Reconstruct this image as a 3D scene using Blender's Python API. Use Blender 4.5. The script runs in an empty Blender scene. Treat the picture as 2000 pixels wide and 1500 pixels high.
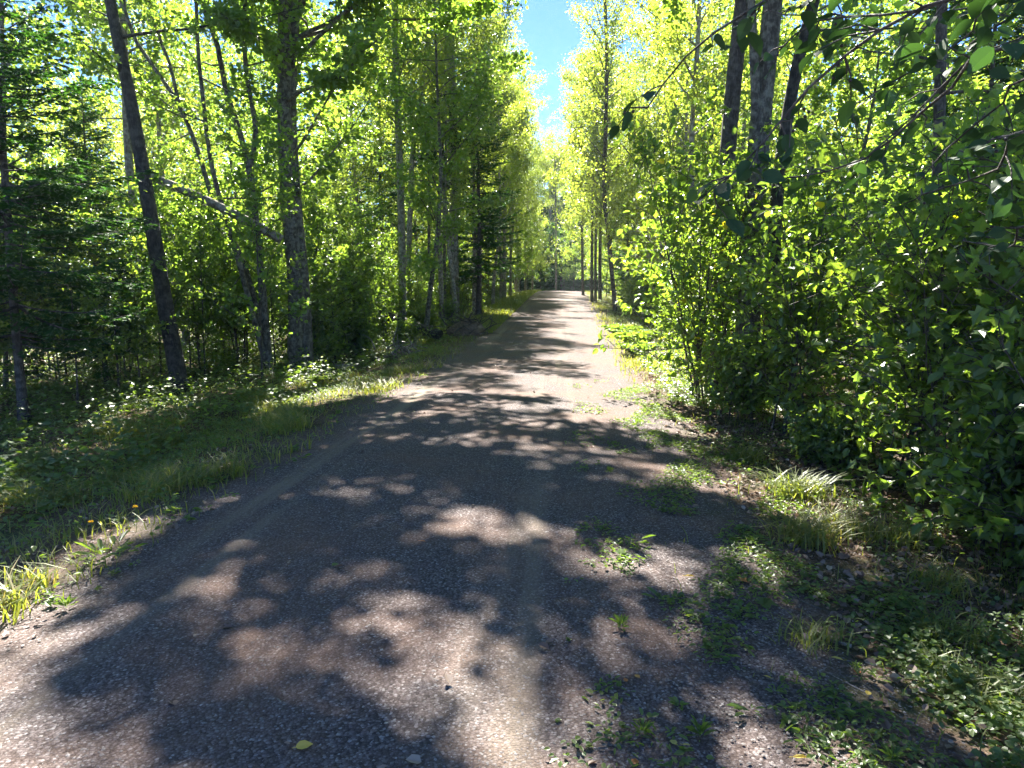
import bpy, math, random
import numpy as np
from mathutils import Vector, Matrix

# ------------------------------------------------------------------ camera, sky, sun, exposure
S = bpy.context.scene
COL = S.collection
PI = math.pi
EYE = Vector((0.0, 0.0, 1.6))
FPX = 1376.0                                  # focal length in pixels of the 2000 x 1500 photograph
YAW = math.atan(115 / FPX)
PITCH = math.atan(192 / FPX)
cam_d = bpy.data.cameras.new("camera"); cam = bpy.data.objects.new("camera", cam_d); COL.objects.link(cam)
cam_d.sensor_width = 36; cam_d.lens = 36 * FPX / 2000; cam_d.clip_start = 0.05; cam_d.clip_end = 2000
cam_d.dof.use_dof = False
cam.location = EYE; cam.rotation_euler = (PI / 2 - PITCH, 0, YAW)
S.camera = cam
CM = cam.rotation_euler.to_matrix()

SUN_AZ = math.radians(-12.0)                  # measured from +Y towards +X
SUN_EL = math.radians(47.0)
sun_dir = Vector((math.sin(SUN_AZ) * math.cos(SUN_EL), math.cos(SUN_AZ) * math.cos(SUN_EL), math.sin(SUN_EL)))
W = bpy.data.worlds.new("World"); S.world = W; W.use_nodes = True
wn = W.node_tree; bg = wn.nodes["Background"]
sky = wn.nodes.new("ShaderNodeTexSky"); sky.sky_type = 'NISHITA'; sky.sun_disc = False
sky.sun_elevation = SUN_EL; sky.sun_rotation = SUN_AZ; sky.air_density = 1.0; sky.dust_density = 0.0; sky.ozone_density = 9.0; sky.altitude = 5000
wn.links.new(sky.outputs[0], bg.inputs[0]); bg.inputs[1].default_value = 0.056
sl = bpy.data.lights.new("sun", 'SUN'); sl.energy = 5.0; sl.angle = math.radians(0.53); sl.color = (1.0, 0.95, 0.86)
so = bpy.data.objects.new("sun", sl); COL.objects.link(so); so.rotation_euler = sun_dir.to_track_quat('Z', 'Y').to_euler()
S.view_settings.view_transform = 'Standard'; S.view_settings.look = 'None'
S.view_settings.exposure = 2.82; S.view_settings.gamma = 1.0
S.render.engine = 'CYCLES'
S.cycles.max_bounces = 9; S.cycles.diffuse_bounces = 6; S.cycles.glossy_bounces = 2; S.cycles.transmission_bounces = 5
S.cycles.transparent_max_bounces = 4; S.cycles.use_denoising = True; S.cycles.caustics_reflective = False
S.cycles.use_adaptive_sampling = True; S.cycles.adaptive_threshold = 0.02
S.cycles.sample_clamp_indirect = 8.0

# ------------------------------------------------------------------ terrain
def sstep(a, b, v):
    t = np.clip((v - a) / (b - a), 0, 1); return t * t * (3 - 2 * t)
def gz(x, y):
    """height of the ground: the trail's long rise, its crown, the ditches beside it and the uneven wood floor"""
    x = np.asarray(x, float); y = np.asarray(y, float)
    rise = 1.2 * sstep(14, 56, y) - 1.6 * sstep(58, 100, y)
    u = x + 1.05
    crown = -0.012 * np.clip(np.abs(u), 0, 1.8) ** 2
    left = -0.30 * sstep(1.9, 4.0, -u) - 0.12 * sstep(4, 9, -u)
    right = -0.10 * sstep(1.9, 3.2, u) - 0.12 * sstep(3.2, 4.4, u) + 0.18 * sstep(4.6, 8, u)
    off = sstep(1.6, 4.0, np.abs(u))
    n = 0.035 * np.sin(x * 1.7 + 1.3 * np.sin(y * 0.9)) + 0.03 * np.sin(y * 1.3 + 2.1 * np.sin(x * 0.8)) + 0.02 * np.sin(x * 4.1 + y * 3.3)
    big = 0.25 * np.sin(x * 0.11 + 1) * np.sin(y * 0.09) * sstep(6, 20, np.abs(u))
    return rise + crown + left + right + n * off + big
def gzf(x, y): return float(gz(x, y))
def ray(px, py): return (CM @ Vector(((px - 1000) / FPX, (750 - py) / FPX, -1))).normalized()
def at(px, py, Y):
    """the point of the vertical plane y = Y that the photograph's pixel looks at"""
    d = ray(px, py); return EYE + d * (Y / d.y)
def ground_at(px, py):
    d = ray(px, py); t = 1.0
    for _ in range(6000):
        p = EYE + d * t
        if p.z <= gzf(p.x, p.y): break
        t += 0.02
    return Vector((p.x, p.y, gzf(p.x, p.y)))

# ------------------------------------------------------------------ materials
def new_mat(name):
    m = bpy.data.materials.new(name); m.use_nodes = True; nt = m.node_tree; nt.nodes.clear()
    out = nt.nodes.new("ShaderNodeOutputMaterial")
    def N(t, **k):
        n = nt.nodes.new(t)
        for a, b in k.items():
            if a.startswith("i_"): n.inputs[a[2:].replace("_", " ")].default_value = b
            else: setattr(n, a, b)
        return n
    return m, nt, N, out
def ramp(N, stops, interp='LINEAR'):
    r = N("ShaderNodeValToRGB"); e = r.color_ramp.elements; r.color_ramp.interpolation = interp
    while len(e) < len(stops): e.new(0.5)
    for k, (p, c) in enumerate(stops):
        e[k].position = p; e[k].color = (*c, 1)
    return r
def leaf_mat(name, stops, tint=(1.35, 1.5, 0.45), trans=0.5, rough=0.34, spec=0.65, objvar=True):
    """thin leaf: glossy skin, a diffuse face and light that comes through; lv is each leaf's own colour"""
    m, nt, N, out = new_mat(name); L = nt.links.new
    a = N("ShaderNodeAttribute", attribute_name="lv")
    oi = N("ShaderNodeObjectInfo")
    mm = N("ShaderNodeMath", operation='MULTIPLY_ADD'); L(oi.outputs["Random"], mm.inputs[0]); mm.inputs[1].default_value = 0.22 if objvar else 0.0; 
    L(a.outputs["Fac"], mm.inputs[2])
    sb = N("ShaderNodeMath", operation='SUBTRACT'); L(mm.outputs[0], sb.inputs[0]); sb.inputs[1].default_value = 0.11 if objvar else 0.0
    r = ramp(N, stops); L(sb.outputs[0], r.inputs[0])
    tc = N("ShaderNodeMix", data_type='RGBA', blend_type='MULTIPLY'); tc.inputs[0].default_value = 1
    L(r.outputs[0], tc.inputs[6]); tc.inputs[7].default_value = (*[t for t in tint], 1)
    p = N("ShaderNodeBsdfPrincipled"); L(r.outputs[0], p.inputs["Base Color"])
    p.inputs["Roughness"].default_value = rough; p.inputs["Specular IOR Level"].default_value = spec
    t = N("ShaderNodeBsdfTranslucent"); L(tc.outputs[2], t.inputs[0])
    mx = N("ShaderNodeMixShader"); mx.inputs[0].default_value = trans
    L(p.outputs[0], mx.inputs[1]); L(t.outputs[0], mx.inputs[2]); L(mx.outputs[0], out.inputs[0])
    return m
def bark_mat(name, c1, c2, c3, zs=1.2, xs=18, bump=0.012, patch=0.5, moss=0.0):
    m, nt, N, out = new_mat(name); L = nt.links.new
    tc = N("ShaderNodeTexCoord"); mp = N("ShaderNodeMapping"); L(tc.outputs["Object"], mp.inputs[0])
    mp.inputs["Scale"].default_value = (xs, xs, zs * 4)
    v = N("ShaderNodeTexVoronoi", feature='DISTANCE_TO_EDGE'); v.inputs["Scale"].default_value = 1.6
    n0 = N("ShaderNodeTexNoise"); n0.inputs["Scale"].default_value = 1.5; n0.inputs["Detail"].default_value = 4; L(mp.outputs[0], n0.inputs[0])
    ad = N("ShaderNodeMix", data_type='RGBA', blend_type='LINEAR_LIGHT'); ad.inputs[0].default_value = 0.6
    L(mp.outputs[0], ad.inputs[6]); L(n0.outputs[1], ad.inputs[7]); L(ad.outputs[2], v.inputs[0])
    n1 = N("ShaderNodeTexNoise"); n1.inputs["Scale"].default_value = 11; n1.inputs["Detail"].default_value = 6; L(tc.outputs["Object"], n1.inputs[0])
    n2 = N("ShaderNodeTexNoise"); n2.inputs["Scale"].default_value = 38; n2.inputs["Detail"].default_value = 4; L(tc.outputs["Object"], n2.inputs[0])
    r1 = ramp(N, [(0.0, c1), (0.12, c1), (0.4, c2)]); L(v.outputs[0], r1.inputs[0])
    r2 = ramp(N, [(0.42, (0, 0, 0)), (0.62, (1, 1, 1))]); L(n1.outputs[0], r2.inputs[0])
    m1 = N("ShaderNodeMix", data_type='RGBA'); m2m = N("ShaderNodeMath", operation='MULTIPLY'); m2m.inputs[1].default_value = patch
    L(r2.outputs[0], m2m.inputs[0]); L(m2m.outputs[0], m1.inputs[0]); L(r1.outputs[0], m1.inputs[6]); m1.inputs[7].default_value = (*c3, 1)
    r3 = ramp(N, [(0.3, (0.6, 0.6, 0.6)), (0.7, (1.25, 1.25, 1.25))]); L(n2.outputs[0], r3.inputs[0])
    m3 = N("ShaderNodeMix", data_type='RGBA', blend_type='MULTIPLY'); m3.inputs[0].default_value = 0.8; L(m1.outputs[2], m3.inputs[6]); L(r3.outputs[0], m3.inputs[7])
    p = N("ShaderNodeBsdfPrincipled"); p.inputs["Roughness"].default_value = 0.85; L(m3.outputs[2], p.inputs["Base Color"])
    b = N("ShaderNodeBump"); b.inputs["Distance"].default_value = bump; b.inputs["Strength"].default_value = 0.9
    hs = N("ShaderNodeMath", operation='ADD'); L(v.outputs[0], hs.inputs[0]); 
    h2 = N("ShaderNodeMath", operation='MULTIPLY'); h2.inputs[1].default_value = 0.5; L(n2.outputs[0], h2.inputs[0]); L(h2.outputs[0], hs.inputs[1])
    L(hs.outputs[0], b.inputs["Height"]); L(b.outputs[0], p.inputs["Normal"]); L(p.outputs[0], out.inputs[0])
    return m
def plain_mat(name, c1, c2, scale=20, rough=0.8):
    m, nt, N, out = new_mat(name); L = nt.links.new
    tc = N("ShaderNodeTexCoord"); n = N("ShaderNodeTexNoise"); n.inputs["Scale"].default_value = scale; n.inputs["Detail"].default_value = 5
    L(tc.outputs["Object"], n.inputs[0]); r = ramp(N, [(0.35, c1), (0.65, c2)]); L(n.outputs[0], r.inputs[0])
    p = N("ShaderNodeBsdfPrincipled"); p.inputs["Roughness"].default_value = rough; L(r.outputs[0], p.inputs["Base Color"])
    b = N("ShaderNodeBump"); b.inputs["Distance"].default_value = 0.01; L(n.outputs[0], b.inputs["Height"]); L(b.outputs[0], p.inputs["Normal"])
    L(p.outputs[0], out.inputs[0]); return m

def ground_mats():
    """wood floor and trail share one recipe: gravel on the trail, gravel thinning into leaf litter and soil beside it"""
    mats = []
    for name, road in (("wood_floor", False), ("gravel_trail", True)):
        m, nt, N, out = new_mat(name); L = nt.links.new
        tc = N("ShaderNodeTexCoord"); O = tc.outputs["Object"]
        def noise(scale, det=4, rough=0.5, src=None):
            n = N("ShaderNodeTexNoise"); n.inputs["Scale"].default_value = scale; n.inputs["Detail"].default_value = det
            n.inputs["Roughness"].default_value = rough; L(src or O, n.inputs[0]); return n.outputs[0]
        def mix(f, a, b, bt='MIX'):
            x = N("ShaderNodeMix", data_type='RGBA', blend_type=bt)
            if isinstance(f, float): x.inputs[0].default_value = f
            else: L(f, x.inputs[0])
            for s, k in ((a, 6), (b, 7)):
                if isinstance(s, tuple): x.inputs[k].default_value = (*s, 1)
                else: L(s, x.inputs[k])
            return x.outputs[2]
        def math_(op, a, b=None, c=None):
            x = N("ShaderNodeMath", operation=op)
            for k, s in enumerate((a, b, c)):
                if s is None: continue
                if isinstance(s, (int, float)): x.inputs[k].default_value = s
                else: L(s, x.inputs[k])
            return x.outputs[0]
        def rmp(f, stops):
            r = ramp(N, stops); L(f, r.inputs[0]); return r.outputs[0]
        vo = N("ShaderNodeTexVoronoi"); vo.inputs["Scale"].default_value = 88; L(O, vo.inputs[0])
        vo2 = N("ShaderNodeTexVoronoi"); vo2.inputs["Scale"].default_value = 42; L(O, vo2.inputs[0])
        stone = rmp(vo.outputs["Color"], [(0.0, (0.045, 0.038, 0.036)), (0.45, (0.110, 0.092, 0.087)), (0.75, (0.18, 0.155, 0.148)), (0.92, (0.32, 0.305, 0.295))])
        gapc = rmp(vo.outputs["Distance"], [(0.25, (1, 1, 1)), (0.75, (0.55, 0.52, 0.5))])
        grav = mix(0.85, stone, gapc, 'MULTIPLY')
        # reddish fines between the stones, and pale packed sand in the wheel tracks
        red = rmp(noise(0.9, 5, 0.6), [(0.42, (0, 0, 0)), (0.66, (0.65, 0.65, 0.65))])
        grav = mix(0.85, mix(red, stone, (0.20, 0.130, 0.095)), gapc, 'MULTIPLY')
        mp = N("ShaderNodeMapping"); L(O, mp.inputs[0]); mp.inputs["Scale"].default_value = (4.5, 0.16, 1)
        st = rmp(noise(1.0, 5, 0.55, mp.outputs[0]), [(0.46, (0, 0, 0)), (0.62, (1, 1, 1))])
        sx = N("ShaderNodeSeparateXYZ"); L(O, sx.inputs[0])
        wob = math_('MULTIPLY', noise(0.35, 2), 0.5)
        xx = math_('ADD', sx.outputs[0], wob)
        def band(c, w):
            return math_('SUBTRACT', 1.0, math_('MINIMUM', math_('DIVIDE', math_('ABSOLUTE', math_('SUBTRACT', xx, c)), w), 1.0))
        tracks = math_('ADD', band(-2.0, 0.34), math_('MULTIPLY', band(0.05, 0.42), 0.55))
        sand = math_('MULTIPLY', math_('MULTIPLY', tracks, st), 0.85)
        grav = mix(sand, grav, (0.21, 0.175, 0.130))
        fine = noise(260, 2)
        grav = mix(0.6, mix(1.0, grav, (0.98, 0.97, 0.99), 'MULTIPLY'), rmp(fine, [(0.3, (0.65, 0.65, 0.65)), (0.7, (1.3, 1.3, 1.3))]), 'MULTIPLY')
        if road:
            colr = grav
        else:
            lit = rmp(noise(26, 5, 0.7), [(0.30, (0.030, 0.020, 0.013)), (0.5, (0.085, 0.055, 0.036)), (0.66, (0.17, 0.115, 0.08)), (0.8, (0.25, 0.19, 0.14))])
            green = rmp(noise(1.1, 6, 0.7), [(0.45, (0, 0, 0)), (0.62, (0.8, 0.8, 0.8))])
            soil = mix(green, lit, (0.045, 0.065, 0.018))
            # distance from the trail's centre line decides how much gravel lies on the soil
            dd = math_('ABSOLUTE', math_('ADD', sx.outputs[0], 0.85))
            dd = math_('ADD', dd, math_('MULTIPLY', math_('SUBTRACT', noise(2.2, 6, 0.7), 0.5), 1.6))
            f = rmp(math_('DIVIDE', dd, 4.0), [(0.47, (1, 1, 1)), (0.60, (0, 0, 0))])
            colr = mix(f, soil, grav)
        p = N("ShaderNodeBsdfPrincipled"); p.inputs["Roughness"].default_value = 0.95; p.inputs["Specular IOR Level"].default_value = 0.15
        L(colr, p.inputs["Base Color"])
        b = N("ShaderNodeBump"); b.inputs["Distance"].default_value = 0.006; b.inputs["Strength"].default_value = 0.8
        h = math_('ADD', math_('SUBTRACT', 1.0, vo.outputs["Distance"]), math_('MULTIPLY', fine, 0.5))
        h = math_('ADD', h, math_('MULTIPLY', noise(6, 5, 0.6), 3.0))
        L(h, b.inputs["Height"]); L(b.outputs[0], p.inputs["Normal"]); L(p.outputs[0], out.inputs[0])
        mats.append(m)
    return mats
M_floor, M_road = ground_mats()
G = lambda *s: [(i / (len(s) - 1), c) for i, c in enumerate(s)]
M_leaf = {
    'aspen': leaf_mat("aspen_leaf", G((0.075, 0.115, 0.042), (0.100, 0.145, 0.050), (0.150, 0.182, 0.058)), (3.9, 3.5, 1.0), 0.55),
    'maple': leaf_mat("maple_leaf", G((0.055, 0.098, 0.038), (0.082, 0.132, 0.045), (0.130, 0.170, 0.050)), (3.7, 3.6, 0.95), 0.55),
    'shrub': leaf_mat("shrub_leaf", [(0.0, (0.055, 0.098, 0.036)), (0.6, (0.080, 0.130, 0.042)), (0.93, (0.13, 0.168, 0.044)), (1.0, (0.32, 0.27, 0.03))], (3.9, 3.7, 0.85), 0.52, 0.30),
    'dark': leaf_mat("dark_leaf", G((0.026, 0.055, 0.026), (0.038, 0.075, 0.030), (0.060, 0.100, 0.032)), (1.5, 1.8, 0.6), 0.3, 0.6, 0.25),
    'fir': leaf_mat("fir_needle", G((0.026, 0.070, 0.022), (0.040, 0.098, 0.028), (0.068, 0.125, 0.034)), (2.0, 2.4, 0.6), 0.35, 0.6, 0.2),
    'herb': leaf_mat("herb_leaf", G((0.055, 0.095, 0.032), (0.080, 0.130, 0.040), (0.130, 0.172, 0.052)), (2.9, 2.8, 0.7), 0.48, 0.4),
    'grass': leaf_mat("grass_blade", [(0, (0.070, 0.100, 0.028)), (0.6, (0.125, 0.155, 0.042)), (0.85, (0.20, 0.20, 0.075)), (1.0, (0.28, 0.24, 0.12))], (2.8, 2.6, 0.8), 0.48, 0.5),
    'litter': leaf_mat("dead_leaf", [(0, (0.06, 0.035, 0.022)), (0.4, (0.14, 0.085, 0.055)), (0.75, (0.24, 0.17, 0.125)), (1.0, (0.34, 0.27, 0.21))], (1.1, 0.9, 0.7), 0.15, 0.6, objvar=False),
    'yellow': leaf_mat("yellow_leaf", G((0.42, 0.26, 0.03), (0.55, 0.42, 0.07), (0.52, 0.48, 0.16)), (1.1, 1.0, 0.5), 0.25, 0.5, objvar=False),
    'orange': leaf_mat("orange_leaf", G((0.35, 0.09, 0.02), (0.45, 0.16, 0.03), (0.45, 0.24, 0.06)), (1.1, 0.9, 0.5), 0.25, 0.5, objvar=False),
}
M_leaf['dandy'] = leaf_mat('dandelion_petal', G((0.75, 0.48, 0.01), (0.8, 0.6, 0.02)), (1, 1, .5), .2, .6, objvar=False)
M_bark = {
    'pale': bark_mat("pale_bark", (0.12, 0.10, 0.08), (0.33, 0.31, 0.27), (0.42, 0.40, 0.35), 0.5, 12, 0.006, 0.6),
    'grey': bark_mat("grey_bark", (0.045, 0.036, 0.028), (0.15, 0.13, 0.10), (0.25, 0.235, 0.19), 1.0, 20, 0.018, 0.6),
    'dark': bark_mat("dark_bark", (0.014, 0.011, 0.009), (0.060, 0.048, 0.038), (0.115, 0.10, 0.085), 0.7, 26, 0.022, 0.5),
    'brown': bark_mat("brown_bark", (0.035, 0.026, 0.020), (0.11, 0.085, 0.065), (0.17, 0.15, 0.13), 1.2, 24, 0.010, 0.5),
    'dead': bark_mat("dead_wood", (0.12, 0.09, 0.065), (0.30, 0.26, 0.21), (0.42, 0.38, 0.33), 0.3, 30, 0.008, 0.6),
}
M_berry = plain_mat("berry_skin", (0.012, 0.010, 0.016), (0.03, 0.015, 0.02), 40, 0.35)
M_soilroot = plain_mat("root_soil", (0.07, 0.045, 0.03), (0.16, 0.11, 0.08), 14)
M_stone = leaf_mat("stone", G((0.095, 0.082, 0.078), (0.15, 0.13, 0.122), (0.34, 0.32, 0.31)), (0.0, 0.0, 0.0), 0.0, 0.75, objvar=False)

# ------------------------------------------------------------------ mesh building
class Geo:
    """collects vertices and faces of equal size in numpy and links them as one mesh"""
    def __init__(s): s.V = []; s.F = []; s.nv = 0; s.lv = []; s.mi = []
    def add(s, V, F, lv=None, mi=0):
        V = np.asarray(V, np.float32).reshape(-1, 3); F = np.asarray(F, np.int64)
        s.V.append(V); s.F.append(F + s.nv); s.nv += len(V)
        s.lv.append(np.full(len(F), 0.5, np.float32) if lv is None else np.asarray(lv, np.float32)); s.mi.append(np.full(len(F), mi, np.int32))
    def mesh(s, name, mats, smooth=False):
        me = bpy.data.meshes.new(name)
        if not s.V: return me
        V = np.concatenate(s.V); me.vertices.add(len(V)); me.vertices.foreach_set("co", V.ravel())
        loops = np.concatenate([f.ravel() for f in s.F]); tot = np.concatenate([np.full(len(f), f.shape[1], np.int32) for f in s.F])
        me.loops.add(len(loops)); me.loops.foreach_set("vertex_index", loops.astype(np.int32))
        start = np.zeros(len(tot), np.int32); start[1:] = np.cumsum(tot)[:-1]
        me.polygons.add(len(tot)); me.polygons.foreach_set("loop_start", start); me.polygons.foreach_set("loop_total", tot)
        me.polygons.foreach_set("material_index", np.concatenate(s.mi))
        me.polygons.foreach_set("use_smooth", np.full(len(tot), smooth, bool))
        a = me.attributes.new("lv", 'FLOAT', 'FACE'); a.data.foreach_set("value", np.concatenate(s.lv))
        for m in (mats if isinstance(mats, (list, tuple)) else [mats]): me.materials.append(m)
        me.update(calc_edges=True); return me
def nrm(a): return a / np.maximum(np.linalg.norm(a, axis=-1, keepdims=True), 1e-9)
TM = {  # outline templates: (points along/width/lift, faces)
    'rhomb': ([(0, 0, 0), (.5, .36, .05), (1, 0, -.06), (.5, -.36, .05)], [(0, 1, 2, 3)]),
    'round': ([(0, 0, 0), (.22, .36, .04), (.7, .38, .04), (1, 0, -.08), (.7, -.38, .04), (.22, -.36, .04)], [(0, 1, 2, 3), (0, 3, 4, 5)]),
    'oval': ([(0, 0, 0), (.20, .27, .06), (.62, .31, .07), (1.05, 0, -.16), (.62, -.31, .07), (.20, -.27, .06)], [(0, 1, 2, 3), (0, 3, 4, 5)]),
    'lance': ([(0, 0, 0), (.3, .13, .04), (.7, .12, .02), (1, 0, -.15), (.7, -.12, .02), (.3, -.13, .04)], [(0, 1, 2, 3), (0, 3, 4, 5)]),
    'needle': ([(0, 0, 0), (.5, .10, 0), (1, 0, 0), (.5, -.10, 0)], [(0, 1, 2, 3)]),
    'spray': ([(0, 0, 0), (.45, .20, .0), (1, 0, -.08), (.45, -.20, 0)], [(0, 1, 2, 3)]),
    'maple': ([(0, 0, 0), (-.06, .30, .03), (.28, .24, .03), (.36, .52, .05), (.60, .22, .03), (1.0, 0, -.1), (.60, -.22, .03), (.36, -.52, .05), (.28, -.24, .03), (-.06, -.30, .03)],
              [(0, 1, 2, 4), (2, 3, 4, 4), (0, 4, 5, 6), (0, 6, 8, 9), (6, 7, 8, 8)]),
    'big': ([(0, 0, 0), (.10, .20, .03), (.32, .36, .05), (.62, .34, .03), (.88, .16, -.06), (1.08, 0, -.16), (.88, -.16, -.06), (.62, -.34, .03), (.32, -.36, .05), (.10, -.20, .03), (.35, 0, -.02), (.65, 0, -.03)],
            [(0, 1, 2, 10), (10, 2, 3, 11), (11, 3, 4, 5), (0, 10, 8, 9), (10, 11, 7, 8), (11, 5, 6, 7)]),
    'curl': ([(0, 0, 0), (.2, .33, .22), (.65, .30, .30), (1, 0, .12), (.65, -.30, .26), (.2, -.33, .20)], [(0, 1, 2, 3), (0, 3, 4, 5)]),
}
TM['maple'] = (TM['maple'][0], [(0, 1, 2, 4), (0, 4, 5, 6), (0, 6, 8, 9)], [(2, 3, 4), (6, 7, 8)])
def leaves(g, C, U, Nn, Sz, tmpl, lv, mi=0):
    """a leaf at every C, tip along U, face towards Nn, length Sz"""
    if len(C) == 0: return
    t = TM[tmpl]; P = np.array(t[0], np.float32)
    U = nrm(U); Vv = nrm(np.cross(Nn, U)); Nn = np.cross(U, Vv)
    X = C[:, None, :] + Sz[:, None, None] * (P[None, :, 0, None] * U[:, None, :] + P[None, :, 1, None] * Vv[:, None, :] + P[None, :, 2, None] * Nn[:, None, :])
    k = len(P); base = (np.arange(len(C)) * k)[:, None, None]
    first = True
    for fs in t[1:]:
        F = (base + np.array(fs)[None]).reshape(-1, len(fs[0]))
        l = np.repeat(lv, len(fs))
        if first: g.add(X.reshape(-1, 3), F, l, mi); n0 = g.nv - len(C) * k; first = False
        else: g.F.append(F + n0); g.lv.append(l.astype(np.float32)); g.mi.append(np.full(len(F), mi, np.int32))
def tube(g, P, R, sides=6, mi=0, lump=0.0, rng=None, cap=True, flare=0.0):
    P = np.asarray(P, float); R = np.asarray(R, float); n = len(P)
    T = nrm(np.gradient(P, axis=0)); ref = np.array([1.0, 0, 0]) if abs(T[0][0]) < .9 else np.array([0, 1.0, 0])
    A = nrm(np.cross(T, ref)); B = np.cross(T, A)
    th = np.arange(sides) * 2 * PI / sides
    rr = np.repeat(R[:, None], sides, 1)
    if lump and rng is not None:
        ph = rng.uniform(0, 6, 4)
        z = np.arange(n)[:, None]
        rr = rr * (1 + lump * (np.sin(th[None] * 2 + ph[0] + z * .15) + .6 * np.sin(th[None] * 3 + ph[1] + z * .4)) + lump * .5 * rng.normal(0, 1, rr.shape))
    if flare:
        k = np.exp(-np.arange(n) * flare)[:, None]
        rr = rr * (1 + k * (0.55 + .35 * np.sin(th[None] * 4 + 1)))
    X = P[:, None] + rr[..., None] * (np.cos(th)[None, :, None] * A[:, None] + np.sin(th)[None, :, None] * B[:, None])
    i = np.arange(n - 1)[:, None] * sides; j = np.arange(sides)[None]; j2 = (j + 1) % sides
    F = np.stack([i + j, i + j2, i + sides + j2, i + sides + j], -1).reshape(-1, 4)
    g.add(X.reshape(-1, 3), F, None, mi)
    if cap and sides >= 5:
        for e, s in ((n - 1, 1), (0, -1)):
            idx = np.arange(sides)[::s] if s == 1 else np.arange(sides)[::-1]
            g.add(X[e], [list(idx)], None, mi)
def spline(pts, step=0.25):
    """smooth path through a few points"""
    P = np.array([list(p) for p in pts], float); n = len(P)
    if n == 2: Q = P
    out = []
    for i in range(n - 1):
        p0 = P[max(i - 1, 0)]; p1 = P[i]; p2 = P[i + 1]; p3 = P[min(i + 2, n - 1)]
        m = max(2, int(np.linalg.norm(p2 - p1) / step))
        for k in range(m):
            t = k / m
            out.append(0.5 * (2 * p1 + (p2 - p0) * t + (2 * p0 - 5 * p1 + 4 * p2 - p3) * t * t + (3 * p1 - p0 - 3 * p2 + p3) * t ** 3))
    out.append(P[-1]); return np.array(out)

def rdir(rng, n, up=0.0):
    v = rng.normal(0, 1, (n, 3)); v[:, 2] += up; return nrm(v)
def grow(gw, gl, rng, path, rads, z0, R, style):
    """limbs, twigs and leaves along the part of a trunk path above height z0; style is a dict"""
    P = np.asarray(path); zz = P[:, 2] - P[0, 2]; H = zz[-1]
    nl = style['limbs']; az = rng.uniform(0, 6.3)
    tw0, tw1 = [], []
    for k in range(nl):
        f = (k + rng.uniform(0, 1)) / nl; z = z0 + (H - z0) * f ** style.get('bias', 1.0) * .98
        i = min(int(np.searchsorted(zz, z)), len(P) - 1)
        base = P[i]; az += 2.4 + rng.normal(0, .4)
        prof = style['prof'](f); L = R * prof * rng.uniform(.7, 1.15) + .15
        el = math.radians(rng.normal(*style['el'])) ; 
        if 'sway' in style:   # limbs favour one side
            sw = style['sway']; L *= 1 + sw[1] * math.cos(az - sw[0])
        d = np.array([math.cos(az) * math.cos(el), math.sin(az) * math.cos(el), math.sin(el)])
        n = max(4, int(L / .35)); q = [base]; dd = d.copy()
        for s in range(n):
            dd = nrm(dd + rng.normal(0, .10, 3) + np.array([0, 0, style.get('curve', .03)])); q.append(q[-1] + dd * L / n)
        q = np.array(q); r0 = min(rads[i] * .5, .010 + .0075 * L)
        tube(gw, q, np.linspace(r0, .005, len(q)), 5 if L > 1 else 4, cap=False)
        nt = int(style['twigs'] * L) + 2
        t = rng.uniform(style.get('tin', .25), 1, nt); idx = np.minimum((t * (len(q) - 1)).astype(int), len(q) - 2)
        fr = (t * (len(q) - 1) - idx)[:, None]; b0 = q[idx] * (1 - fr) + q[idx + 1] * fr
        ld = nrm(q[idx + 1] - q[idx]); td = rdir(rng, nt); td[:, 2] = td[:, 2] * style.get('flat', .6) + style.get('tup', .1)
        td = nrm(nrm(td) * 1.0 + ld * .8); tl = (rng.uniform(.35, 1, nt) * style['twl'] * (1.15 - .6 * t))[:, None]
        tw0.append(b0); tw1.append(b0 + td * tl)
    a = np.concatenate(tw0); b = np.concatenate(tw1)
    if style.get('twigmesh', True):
        for p0, p1 in zip(a, b):
            mid = (p0 + p1) / 2 + rng.normal(0, .02, 3); tube(gw, [p0, mid, p1], [.005, .004, .002], 3, cap=False)
    n = style['lpt']; m = len(a)
    t = rng.uniform(.1, 1.08, (m, n, 1)); C = a[:, None] + (b - a)[:, None] * t
    C = (C + rng.normal(0, style['jit'], C.shape)).reshape(-1, 3)
    D = np.repeat(nrm(b - a), n, 0)
    U = nrm(D * .5 + rdir(rng, len(C)) * .9 + np.array([0, 0, style.get('droop', -.25)]))
    Nn = rdir(rng, len(C), style.get('nup', 1.2)); Sz = style['ls'] * rng.uniform(.6, 1.25, len(C))
    tl = np.repeat(rng.uniform(-.16, .16, m), n)
    leaves(gl, C, U, Nn, Sz, style['tmpl'], np.clip(.48 + tl + rng.normal(0, .16, len(C)), 0, 1))

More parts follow.
